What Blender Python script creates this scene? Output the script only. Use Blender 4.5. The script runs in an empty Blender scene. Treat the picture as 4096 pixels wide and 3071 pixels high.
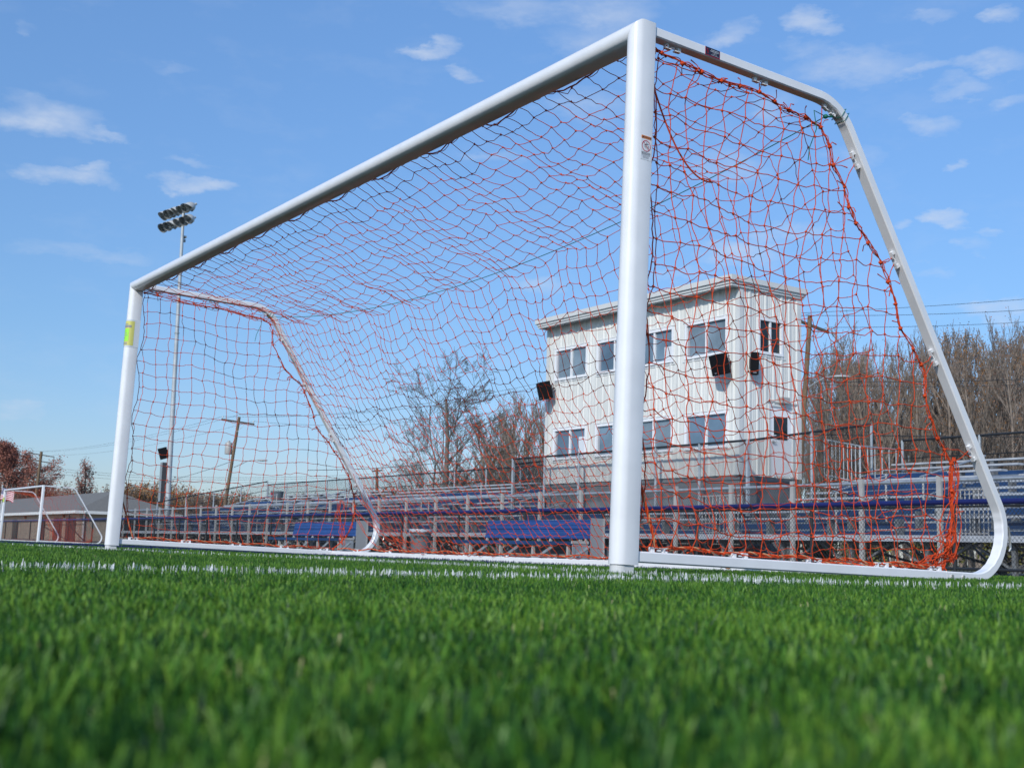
import bpy, math, random
import numpy as np
from mathutils import Vector, Matrix
from math import sin, cos, pi, radians, sqrt, atan2

# ------------------------------------------------------------------ scene, camera, sky, sun
S = bpy.context.scene
COL = S.collection
YAW, PITCH, ROLL = radians(-55.417367), radians(7.833063), radians(1.629384)
CAM = np.array([4.145788, -3.442404, 0.096996])
FWD = np.array([sin(YAW)*cos(PITCH), cos(YAW)*cos(PITCH), sin(PITCH)])
_r0 = np.array([cos(YAW), -sin(YAW), 0.0]); _u0 = np.cross(_r0, FWD)
RGT = cos(ROLL)*_r0 + sin(ROLL)*_u0
UPV = -sin(ROLL)*_r0 + cos(ROLL)*_u0
cd = bpy.data.cameras.new('camera'); cam = bpy.data.objects.new('camera', cd); COL.objects.link(cam)
cam.matrix_world = Matrix(((RGT[0], UPV[0], -FWD[0], CAM[0]), (RGT[1], UPV[1], -FWD[1], CAM[1]),
                           (RGT[2], UPV[2], -FWD[2], CAM[2]), (0, 0, 0, 1)))
cd.sensor_width = 36.0; cd.lens = 36.0*4891.65/4096.0
cd.clip_start = 0.02; cd.clip_end = 4000.0
cd.dof.use_dof = True; cd.dof.focus_distance = 7.5; cd.dof.aperture_fstop = 8.0; cd.dof.aperture_blades = 7
S.camera = cam
S.view_settings.view_transform = 'Standard'; S.view_settings.look = 'None'
S.view_settings.exposure = 0.0; S.view_settings.gamma = 1.0
SUN_EL, SUN_AZ = radians(33.0), atan2(0.54, -0.842)      # azimuth from +Y towards +X
SUN_STRENGTH, SKY_STRENGTH = 3.2, 0.12
S.cycles.max_bounces = 8; S.cycles.diffuse_bounces = 3; S.cycles.glossy_bounces = 3
S.cycles.transparent_max_bounces = 12; S.cycles.use_denoising = True

world = bpy.data.worlds.new('World'); S.world = world; world.use_nodes = True
WT = world.node_tree; WT.nodes.clear()
def wn(kind, **kw):
    n = WT.nodes.new(kind)
    for k, v in kw.items(): setattr(n, k, v)
    return n
def wl(a, b): WT.links.new(a, b)
def wmath(op, a, b=None, clamp=False):
    n = wn('ShaderNodeMath', operation=op, use_clamp=clamp)
    for i, v in enumerate((a, b)):
        if v is None: continue
        if isinstance(v, (int, float)): n.inputs[i].default_value = v
        else: wl(v, n.inputs[i])
    return n.outputs[0]
sky = wn('ShaderNodeTexSky', sky_type='NISHITA', sun_disc=False)
sky.sun_elevation = SUN_EL; sky.sun_rotation = SUN_AZ
sky.altitude = 200.0; sky.air_density = 1.0; sky.dust_density = 0.6; sky.ozone_density = 2.2
tc = wn('ShaderNodeTexCoord')
def dirof(px, py):
    d = FWD + RGT*(px-2048)/4891.65 - UPV*(py-1535.5)/4891.65
    return d/np.linalg.norm(d)
# small fair-weather clouds: sky direction (given once as bearing/elevation), half width, half height (radians)
CLOUDS = [(2060, 45, 330, 75, .55), (2420, 60, 300, 95, .75), (2330, 150, 240, 60, .45), (1735, 195, 140, 45, .85), (1845, 290, 80, 34, .6),
          (180, 470, 270, 70, .8), (400, 525, 110, 28, .6), (290, 715, 220, 52, .85), (380, 680, 90, 30, .6), (800, 745, 190, 38, .9),
          (75, 130, 50, 26, .4), (330, 1012, 360, 40, .4), (60, 1635, 120, 45, .5), (3245, 108, 160, 52, .95), (2930, 118, 110, 46, .6),
          (3430, 265, 330, 75, .6), (3700, 285, 150, 42, .9), (3950, 250, 170, 50, .7), (3220, 215, 150, 40, .5), (3985, 75, 85, 36, .8), (3745, 62, 110, 34, .4),
          (3775, 652, 62, 24, .95), (3780, 882, 120, 34, .9), (3960, 930, 90, 24, .6), (3600, 905, 60, 30, .6), (3880, 990, 75, 34, .5), (3420, 640, 150, 60, .4),
          (3740, 492, 140, 50, .6), (3900, 355, 150, 40, .5), (4060, 420, 90, 40, .5), (2320, 430, 260, 80, .5), (2960, 1010, 260, 70, .7), (2700, 1090, 160, 40, .4),
          (3180, 930, 180, 50, .5), (2150, 1130, 160, 40, .5), (1980, 620, 170, 34, .35), (4020, 1240, 190, 60, .75), (3700, 1080, 120, 28, .45), (720, 270, 140, 24, .2),
          (2900, 680, 230, 80, .45), (3080, 420, 160, 60, .4), (760, 640, 120, 22, .35)]
nz = wn('ShaderNodeTexNoise'); nz.inputs['Scale'].default_value = 17.0; nz.inputs['Detail'].default_value = 9.0; nz.inputs['Roughness'].default_value = 0.62
mp = wn('ShaderNodeMapping'); mp.inputs['Scale'].default_value = (1.0, 1.0, 2.6)
wl(tc.outputs['Generated'], mp.inputs['Vector']); wl(mp.outputs['Vector'], nz.inputs['Vector'])
nz2 = wn('ShaderNodeTexNoise'); nz2.inputs['Scale'].default_value = 60.0; nz2.inputs['Detail'].default_value = 5.0
wl(mp.outputs['Vector'], nz2.inputs['Vector'])
wig = wn('ShaderNodeVectorMath', operation='MULTIPLY_ADD')
wl(nz.outputs['Color'], wig.inputs[0]); wig.inputs[1].default_value = (.07, .07, .04); 
off = wn('ShaderNodeVectorMath', operation='ADD'); wl(tc.outputs['Generated'], off.inputs[0]); off.inputs[1].default_value = (-.035, -.035, -.02)
wl(off.outputs[0], wig.inputs[2])
total = None
for (px, py, hw, hh, st) in CLOUDS:
    d0 = dirof(px, py); h = np.cross(d0, [0, 0, 1.0]); h /= np.linalg.norm(h); v = np.cross(h, d0)
    a, b = .82*hw/4891.65, hh/4891.65
    def dot(vec):
        n = wn('ShaderNodeVectorMath', operation='DOT_PRODUCT'); wl(wig.outputs[0], n.inputs[0]); n.inputs[1].default_value = tuple(vec); return n.outputs['Value']
    u2 = wmath('POWER', dot(h/a), 2.0); 
    vv = wmath('SUBTRACT', dot(v/b), float(np.dot(d0, v/b))); v2 = wmath('POWER', vv, 2.0)
    m = wmath('MULTIPLY', wmath('SUBTRACT', 1.0, wmath('ADD', u2, v2), True), st)
    total = m if total is None else wmath('MAXIMUM', total, m)
tex = wmath('MULTIPLY', wmath('SUBTRACT', wmath('ADD', wmath('MULTIPLY', nz.outputs['Fac'], 1.0), wmath('MULTIPLY', nz2.outputs['Fac'], .35)), 0.37), 1.35, True)
cover = wmath('MULTIPLY', wmath('MULTIPLY', total, tex), 1.3, True)
veil = wmath('MULTIPLY', wmath('SUBTRACT', nz.outputs['Fac'], .52), .35, True)
cover = wmath('MAXIMUM', cover, veil)
mixc = wn('ShaderNodeMix', data_type='RGBA'); wl(cover, mixc.inputs['Factor'])
grade = wn('ShaderNodeMix', data_type='RGBA', blend_type='MULTIPLY'); grade.inputs['Factor'].default_value = 1.0
sepz = wn('ShaderNodeSeparateXYZ'); wl(tc.outputs['Generated'], sepz.inputs[0])
gr = wn('ShaderNodeValToRGB'); e = gr.color_ramp.elements; e[0].position = 0.0; e[0].color = (.66, .70, .88, 1); e[1].position = .45; e[1].color = (1.06, 1.36, 1.62, 1)
e2 = gr.color_ramp.elements.new(.17); e2.color = (.74, .93, 1.12, 1)
wl(sepz.outputs['Z'], gr.inputs['Fac']); wl(gr.outputs['Color'], grade.inputs[7])
wl(sky.outputs['Color'], grade.inputs[6])
wl(grade.outputs[2], mixc.inputs[6]); mixc.inputs[7].default_value = (5.2, 5.9, 7.1, 1)
bg = wn('ShaderNodeBackground'); bg.inputs['Strength'].default_value = SKY_STRENGTH
wl(mixc.outputs[2], bg.inputs['Color'])
wo = wn('ShaderNodeOutputWorld'); wl(bg.outputs[0], wo.inputs['Surface'])

sl = bpy.data.lights.new('sun', 'SUN'); sl.energy = SUN_STRENGTH; sl.angle = radians(0.6); sl.color = (1.0, .955, .89)
so = bpy.data.objects.new('sun', sl); COL.objects.link(so)
sd = Vector((sin(SUN_AZ)*cos(SUN_EL), cos(SUN_AZ)*cos(SUN_EL), sin(SUN_EL)))
so.rotation_euler = (-sd).to_track_quat('-Z', 'Y').to_euler(); so.location = (30, -40, 40)

# ------------------------------------------------------------------ materials
def mat(name, col, rough=.5, metal=0.0, spec=.5, var=.0, scale=20.0, var2=None, bump=0.0, bscale=80.0, coord='Object', attr=None, stretch=None, coat=0.0):
    m = bpy.data.materials.new(name); m.use_nodes = True
    t = m.node_tree; p = t.nodes['Principled BSDF']
    p.inputs['Base Color'].default_value = (*col, 1); p.inputs['Roughness'].default_value = rough
    p.inputs['Metallic'].default_value = metal; p.inputs['Specular IOR Level'].default_value = spec
    if coat: p.inputs['Coat Weight'].default_value = coat; p.inputs['Coat Roughness'].default_value = .12
    c = t.nodes.new('ShaderNodeTexCoord'); src = c.outputs[coord]
    if stretch:
        mpn = t.nodes.new('ShaderNodeMapping'); mpn.inputs['Scale'].default_value = stretch
        t.links.new(src, mpn.inputs['Vector']); src = mpn.outputs['Vector']
    if attr:
        a = t.nodes.new('ShaderNodeAttribute'); a.attribute_name = attr; t.links.new(a.outputs['Color'], p.inputs['Base Color'])
    if var > 0:
        n = t.nodes.new('ShaderNodeTexNoise'); n.inputs['Scale'].default_value = scale; n.inputs['Detail'].default_value = 6
        t.links.new(src, n.inputs['Vector'])
        r = t.nodes.new('ShaderNodeValToRGB'); r.color_ramp.elements[0].position = .35; r.color_ramp.elements[1].position = .68
        lo = tuple(max(0, x*(1-var)) for x in col); hi = var2 if var2 else tuple(min(1, x*(1+var*.6)) for x in col)
        r.color_ramp.elements[0].color = (*lo, 1); r.color_ramp.elements[1].color = (*hi, 1)
        t.links.new(n.outputs['Fac'], r.inputs['Fac']); t.links.new(r.outputs['Color'], p.inputs['Base Color'])
    if bump > 0:
        n2 = t.nodes.new('ShaderNodeTexNoise'); n2.inputs['Scale'].default_value = bscale; n2.inputs['Detail'].default_value = 4
        t.links.new(src, n2.inputs['Vector'])
        b = t.nodes.new('ShaderNodeBump'); b.inputs['Strength'].default_value = bump; b.inputs['Distance'].default_value = .01
        t.links.new(n2.outputs['Fac'], b.inputs['Height']); t.links.new(b.outputs['Normal'], p.inputs['Normal'])
    return m
M = {}
M['goal_paint'] = mat('goal_paint', (.80, .81, .82), .32, var=.05, scale=6, coat=.3, bump=.03, bscale=9)
def scuffs(m):      # sparse ball scuffs and chips in the paint
    t = m.node_tree; p = t.nodes['Principled BSDF']; src = p.inputs['Base Color'].links[0].from_socket
    c = t.nodes.new('ShaderNodeTexCoord'); w = t.nodes.new('ShaderNodeMapping'); w.inputs['Scale'].default_value = (9, 9, 14); t.links.new(c.outputs['Object'], w.inputs['Vector'])
    n = t.nodes.new('ShaderNodeTexNoise'); n.inputs['Scale'].default_value = 2.3; n.inputs['Detail'].default_value = 8; n.inputs['Roughness'].default_value = .75; n.inputs['Distortion'].default_value = 1.4
    t.links.new(w.outputs['Vector'], n.inputs['Vector'])
    r = t.nodes.new('ShaderNodeValToRGB'); r.color_ramp.elements[0].position = .72; r.color_ramp.elements[1].position = .80; r.color_ramp.elements[1].color = (.55, .55, .55, 1); r.color_ramp.elements[0].color = (0, 0, 0, 1)
    t.links.new(n.outputs['Fac'], r.inputs['Fac'])
    mx = t.nodes.new('ShaderNodeMix'); mx.data_type = 'RGBA'; t.links.new(r.outputs['Color'], mx.inputs['Factor']); t.links.new(src, mx.inputs[6]); mx.inputs[7].default_value = (.42, .42, .40, 1)
    t.links.new(mx.outputs[2], p.inputs['Base Color'])
scuffs(M['goal_paint'])
M['goal_cut'] = mat('goal_cut', (.62, .63, .62), .5)
M['clip'] = mat('clip', (.78, .78, .78), .4)
M['dark_metal'] = mat('dark_metal', (.05, .05, .055), .5)
M['bare_metal'] = mat('bare_metal', (.55, .54, .5), .35, .7, var=.2, scale=40)
M['net'] = mat('net_twine', (.62, .070, .018), .75, spec=.2, var=.25, scale=120)
M['net_dull'] = mat('net_twine_worn', (.55, .30, .16), .8, spec=.2, var=.2, scale=60)
M['cord'] = mat('green_cord', (.0, .13, .085), .6)
M['aluminium'] = mat('aluminium', (.50, .52, .545), .5, .3, var=.16, scale=3.0)
M['alu_pale'] = mat('channel_post', (.40, .39, .37), .55, .1, var=.12, scale=4)
M['galv'] = mat('galvanised', (.42, .45, .47), .45, .55, var=.18, scale=8)
M['seat_blue'] = mat('seat_blue', (.012, .048, .140), .5, var=.3, scale=1.4)
M['bench_blue'] = mat('bench_blue', (.018, .060, .21), .42, var=.15, scale=2)
M['cap_blue'] = mat('cap_blue', (.010, .014, .100), .38, var=.2, scale=2)
M['black_vinyl'] = mat('black_vinyl', (.016, .018, .02), .5)
M['mast'] = mat('mast_steel', (.46, .49, .50), .42, .15, var=.12, scale=3)
M['steel_dark'] = mat('stand_steel', (.20, .21, .215), .6, .3, var=.3, scale=4)
M['wall_white'] = mat('siding', (.68, .685, .645), .5, var=.10, scale=1.5, stretch=(2.2, 2.2, .22))
M['trim_white'] = mat('trim', (.63, .64, .62), .5, var=.05, scale=2)
M['frame_white'] = mat('window_frame', (.80, .81, .82), .45)
M['glass_b'] = mat('glass_b', (.13, .20, .27), .05, spec=.6, var=.3, scale=.8)  # blue-grey tones and blotches of the panes stand in for sky reflections
M['glass_c'] = mat('glass_c', (.19, .25, .295), .06, spec=.6, var=.3, scale=1.6)
M['glass'] = mat('glass', (.16, .235, .30), .05, spec=.6, var=.35, scale=1.1)
M['dark_glass'] = mat('dark_glass', (.022, .026, .028), .08, spec=.5, var=.4, scale=3)
M['speaker'] = mat('speaker_black', (.005, .005, .006), .7, spec=.2, bump=.2, bscale=150)
M['grey_box'] = mat('cabinet_grey', (.30, .33, .34), .5, .2, var=.1, scale=2)
M['grey_wall'] = mat('skirt_grey', (.20, .215, .225), .7, var=.2, scale=2)
M['wood_pole'] = mat('pole_wood', (.20, .135, .085), .85, var=.45, scale=5, stretch=(6, 6, .5), bump=.4, bscale=30)
M['wood_dark'] = mat('crossarm_wood', (.075, .06, .05), .85, var=.3, scale=6)
M['porcelain'] = mat('insulator', (.5, .5, .48), .25)
M['wire'] = mat('wire', (.03, .035, .04), .6)
M['bark'] = mat('bark', (.16, .135, .115), .9, var=.4, scale=3)
M['bark_grey'] = mat('bark_grey', (.255, .205, .165), .9, var=.4, scale=3)
M['leaf_red'] = mat('leaf_red', (.34, .10, .075), .75, var=.55, scale=1.2, var2=(.46, .19, .13))
M['leaf_orange'] = mat('leaf_orange', (.34, .14, .03), .75, var=.5, scale=.8, var2=(.42, .22, .07))
M['leaf_brown'] = mat('leaf_brown', (.30, .16, .10), .8, var=.45, scale=.9, var2=(.30, .17, .11))
M['leaf_yellow'] = mat('leaf_yellow', (.30, .24, .045), .8, var=.5, scale=1.5, var2=(.20, .24, .05))
M['beige_wall'] = mat('beige_block', (.42, .335, .25), .85, var=.1, scale=2)
M['brown_door'] = mat('door_brown', (.105, .035, .028), .5)
M['shingle'] = mat('shingles', (.17, .165, .15), .9, var=.3, scale=9, stretch=(1, 1, 6))
M['rubber_grey'] = mat('bin_grey', (.115, .135, .148), .55, var=.1, scale=4)
M['bin_bag'] = mat('bin_liner', (.40, .43, .46), .4, bump=.6, bscale=25)
M['diamond'] = mat('tread_plate', (.40, .41, .41), .45, .45, bump=.9, bscale=60)
M['gravel'] = mat('gravel', (.22, .21, .19), .95, var=.3, scale=2, bump=.4, bscale=40)
M['far_grass'] = mat('far_grass', (.075, .085, .035), .95, var=.4, scale=.3)
M['turf'] = mat('turf_base', (.010, .028, .010), .95, var=.5, scale=26, bump=.8, bscale=160)  # darkened so its colour acts as the shade between blades
M['blade'] = mat('turf_blade', (.06, .15, .03), .46, spec=.22, attr='Col')
M['orange_strip'] = mat('warning_orange', (.62, .20, .05), .5)
M['red_ring'] = mat('warning_red', (.55, .03, .05), .5)
M['ink'] = mat('ink', (.03, .03, .04), .6)
M['ink_grey'] = mat('ink_grey', (.30, .31, .34), .6)
M['sticker_white'] = mat('sticker_white', (.66, .69, .72), .4)
M['sticker_navy'] = mat('sticker_navy', (.02, .018, .035), .3)
M['sticker_red'] = mat('sticker_red', (.40, .02, .05), .4)
M['paper_yellow'] = mat('paper_yellow', (.62, .60, .16), .5)
M['paper_green'] = mat('paper_green', (.34, .80, .05), .5)
M['flag_red'] = mat('flag_red', (.42, .03, .05), .8)
M['flag_blue'] = mat('flag_blue', (.03, .035, .14), .8)
M['flag_white'] = mat('flag_white', (.72, .7, .7), .8)
M['lamp_shell'] = mat('lamp_shell', (.50, .51, .49), .4, .2, var=.1, scale=6)
M['reflector'] = mat('reflector', (.36, .38, .38), .22, .5, var=.3, scale=4)
M['leaf_litter'] = mat('leaf_litter', (.40, .16, .055), .7, var=.3, scale=60)
M['tinfoil'] = mat('clear_sleeve', (.62, .66, .69), .15, spec=.7)

# ------------------------------------------------------------------ mesh helpers
def link(o, parent=None):
    COL.objects.link(o)
    if parent is not None: o.parent = parent
    return o
def tag(o, label=None, cat=None, group=None, kind=None):
    if label: o['label'] = label
    if cat: o['category'] = cat
    if group: o['group'] = group
    if kind: o['kind'] = kind
    return o
def thing(name, label, cat, loc=(0, 0, 0), rot=(0, 0, 0), group=None):
    o = bpy.data.objects.new(name, None); o.empty_display_size = .2
    o.location = loc; o.rotation_euler = rot; link(o); return tag(o, label, cat, group)
class MB:
    def __init__(s): s.v = []; s.f = []; s.m = []
    def add(s, vs, fs, mi=0):
        b = len(s.v); s.v.extend([tuple(map(float, p)) for p in vs])
        for f in fs: s.f.append([b+int(i) for i in f]); s.m.append(mi)
        return s
    def box(s, x0, x1, y0, y1, z0, z1, mi=0):
        vs = [(x, y, z) for z in (z0, z1) for y in (y0, y1) for x in (x0, x1)]
        return s.add(vs, [(0, 2, 3, 1), (4, 5, 7, 6), (0, 1, 5, 4), (2, 6, 7, 3), (0, 4, 6, 2), (1, 3, 7, 5)], mi)
    def obox(s, c, ax, ay, az, mi=0):       # centre and three half-axis vectors
        c, ax, ay, az = map(np.asarray, (c, ax, ay, az))
        vs = [c+i*ax+j*ay+k*az for k in (-1, 1) for j in (-1, 1) for i in (-1, 1)]
        return s.add(vs, [(0, 2, 3, 1), (4, 5, 7, 6), (0, 1, 5, 4), (2, 6, 7, 3), (0, 4, 6, 2), (1, 3, 7, 5)], mi)
    def bar(s, a, b, w, h, up=(0, 0, 1), mi=0):
        a, b = np.asarray(a, float), np.asarray(b, float); t = (b-a); L = np.linalg.norm(t); t /= L
        n = np.cross(t, up); n /= np.linalg.norm(n); u = np.cross(n, t)
        return s.obox((a+b)/2, t*L/2, n*w/2, u*h/2, mi)
    def prism(s, poly, fn, a, b, mi=0, caps=True):     # poly 2-D ring, fn(u,v,t)->xyz
        n = len(poly); vs = [fn(u, v, a) for u, v in poly]+[fn(u, v, b) for u, v in poly]
        fs = [(i, (i+1) % n, n+(i+1) % n, n+i) for i in range(n)]
        if caps: fs += [tuple(range(n))[::-1], tuple(range(n, 2*n))]
        return s.add(vs, fs, mi)
    def cyl(s, a, b, r0, r1=None, n=10, mi=0, caps=True):
        r1 = r0 if r1 is None else r1
        a, b = np.asarray(a, float), np.asarray(b, float); t = b-a; t = t/np.linalg.norm(t)
        x = np.cross(t, (0, 0, 1) if abs(t[2]) < .9 else (1, 0, 0)); x /= np.linalg.norm(x); y = np.cross(t, x)
        vs = [a+r0*(cos(k*2*pi/n)*x+sin(k*2*pi/n)*y) for k in range(n)]+[b+r1*(cos(k*2*pi/n)*x+sin(k*2*pi/n)*y) for k in range(n)]
        fs = [(i, (i+1) % n, n+(i+1) % n, n+i) for i in range(n)]
        if caps: fs += [tuple(range(n))[::-1], tuple(range(n, 2*n))]
        return s.add(vs, fs, mi)
    def lathe(s, c, prof, n=16, axis=None, mi=0):       # prof [(r,h)] along axis
        c = np.asarray(c, float); t = np.asarray(axis if axis is not None else (0, 0, 1), float); t = t/np.linalg.norm(t)
        x = np.cross(t, (0, 0, 1) if abs(t[2]) < .9 else (1, 0, 0)); x /= np.linalg.norm(x); y = np.cross(t, x)
        vs = [c+h*t+r*(cos(k*2*pi/n)*x+sin(k*2*pi/n)*y) for r, h in prof for k in range(n)]
        fs = [(j*n+i, j*n+(i+1) % n, (j+1)*n+(i+1) % n, (j+1)*n+i) for j in range(len(prof)-1) for i in range(n)]
        return s.add(vs, fs, mi)
    def tube(s, pts, r, n=6, mi=0):
        V, F = tubes(np.asarray(pts, float)[None], r, n); return s.add(V, F, mi)
    def arr(s, V, F, mi=0): return s.add(V, F, mi)
    def build(s, name, mats, parent=None, smooth=False, loc=None):
        me = bpy.data.meshes.new(name); me.from_pydata(s.v, [], s.f)
        if not isinstance(mats, (list, tuple)): mats = [mats]
        for m in mats: me.materials.append(m)
        if len(mats) > 1: me.polygons.foreach_set('material_index', s.m)
        if smooth:
            me.polygons.foreach_set('use_smooth', [True]*len(s.f)); me.set_sharp_from_angle(angle=radians(45))
        me.update(); o = bpy.data.objects.new(name, me)
        if loc is not None: o.location = loc
        return link(o, parent)
def tubes(P, r, sides=4):
    """P (N,k,3) polylines, r scalar or (N,k): returns vertex array, quad array"""
    P = np.asarray(P, float); N, k, _ = P.shape
    T = np.gradient(P, axis=1) if k > 2 else np.repeat((P[:, 1:]-P[:, :1]), 2, axis=1)
    T /= np.linalg.norm(T, axis=2, keepdims=True)+1e-12
    ref = np.broadcast_to(np.array([.37, .51, .776]), T.shape)
    A = np.cross(T, ref); nA = np.linalg.norm(A, axis=2, keepdims=True)
    A = np.where(nA < 1e-3, np.cross(T, np.array([1., 0, 0])), A); A /= np.linalg.norm(A, axis=2, keepdims=True)+1e-12
    B = np.cross(T, A)
    ang = np.arange(sides)*2*pi/sides
    R = np.broadcast_to(np.asarray(r, float).reshape((-1, 1) if np.ndim(r) == 1 else np.shape(r)) if np.ndim(r) else np.asarray(r, float), (N, k))
    V = P[:, :, None, :]+R[:, :, None, None]*(np.cos(ang)[None, None, :, None]*A[:, :, None, :]+np.sin(ang)[None, None, :, None]*B[:, :, None, :])
    idx = np.arange(N*k*sides).reshape(N, k, sides)
    a = idx[:, :-1]; b = idx[:, 1:]
    F = np.stack([a, np.roll(a, -1, axis=2), np.roll(b, -1, axis=2), b], axis=-1).reshape(-1, 4)
    return V.reshape(-1, 3), F
def big(name, V, Q=None, T3=None, mats=None, mi=None, col=None, parent=None, smooth=False):
    """fast mesh from numpy quads and triangles"""
    me = bpy.data.meshes.new(name)
    nq = 0 if Q is None else len(Q); nt = 0 if T3 is None else len(T3)
    me.vertices.add(len(V)); me.vertices.foreach_set('co', np.ascontiguousarray(V, dtype=np.float32).ravel())
    li = np.concatenate([x.ravel() for x in (Q, T3) if x is not None]).astype(np.int32)
    me.loops.add(len(li)); me.loops.foreach_set('vertex_index', li)
    me.polygons.add(nq+nt)
    st = np.concatenate([np.arange(nq)*4, nq*4+np.arange(nt)*3]).astype(np.int32)
    me.polygons.foreach_set('loop_start', st)
    if smooth: me.polygons.foreach_set('use_smooth', np.ones(nq+nt, dtype=bool))
    for m in (mats if isinstance(mats, (list, tuple)) else [mats]): me.materials.append(m)
    if mi is not None: me.polygons.foreach_set('material_index', np.asarray(mi, dtype=np.int32))
    if col is not None:
        a = me.color_attributes.new('Col', 'FLOAT_COLOR', 'POINT'); a.data.foreach_set('color', np.ascontiguousarray(col, dtype=np.float32).ravel())
    me.update(calc_edges=True); me.validate()
    o = bpy.data.objects.new(name, me); return link(o, parent)
def copy_tree(o, parent=None):
    c = o.copy(); COL.objects.link(c); c.parent = parent
    for ch in list(o.children): copy_tree(ch, c)
    return c
def text_mesh(name, txt, size, m, parent, M4, depth=.0005):
    cu = bpy.data.curves.new(name, 'FONT'); cu.body = txt; cu.size = size; cu.extrude = depth; cu.align_x = 'CENTER'; cu.align_y = 'CENTER'
    tmp = bpy.data.objects.new(name+'_src', cu); COL.objects.link(tmp)
    dg = bpy.context.evaluated_depsgraph_get(); me = bpy.data.meshes.new_from_object(tmp.evaluated_get(dg))
    COL.objects.unlink(tmp); bpy.data.objects.remove(tmp)
    me.materials.clear(); me.materials.append(m)
    o = bpy.data.objects.new(name, me); link(o, parent); o.matrix_local = M4; return o
def frame4(origin, ex, ey):
    ex = np.asarray(ex, float); ey = np.asarray(ey, float); ez = np.cross(ex, ey)
    return Matrix(((ex[0], ey[0], ez[0], origin[0]), (ex[1], ey[1], ez[1], origin[1]), (ex[2], ey[2], ez[2], origin[2]), (0, 0, 0, 1)))
def catenary(a, b, sag, n=14):
    a, b = np.asarray(a, float), np.asarray(b, float); t = np.linspace(0, 1, n)[:, None]
    p = a+(b-a)*t; p[:, 2] -= sag*4*(t*(1-t))[:, 0]; return p

# ------------------------------------------------------------------ ground
def gz(y):       # the field falls away gently behind the goal
    return np.interp(y, [5.0, 10.6], [0.0, -0.085])
def sheet(name, xs, ys, dz, m, kind='structure'):
    b = MB(); nx = len(xs)
    for y in ys:
        for x in xs: b.v.append((x, y, float(gz(y))+dz))
    for j in range(len(ys)-1):
        for i in range(nx-1):
            a = j*nx+i; b.f.append([a, a+1, a+nx+1, a+nx]); b.m.append(0)
    return tag(b.build(name, m), kind=kind)
sheet('ground', np.linspace(-900, 700, 5), [-700, 5, 7, 9, 10.6, 60, 900], -.03, M['far_grass'])
sheet('playing_field', np.linspace(-140, 60, 9), [-95, -40, -10, 0, 5, 6, 7, 8, 9, 10.0, 10.6, 12.0], 0.0, M['turf'])
sheet('gravel_apron', np.linspace(-140, 40, 5), [12.0, 20, 31], -.012, M['gravel'])

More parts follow.
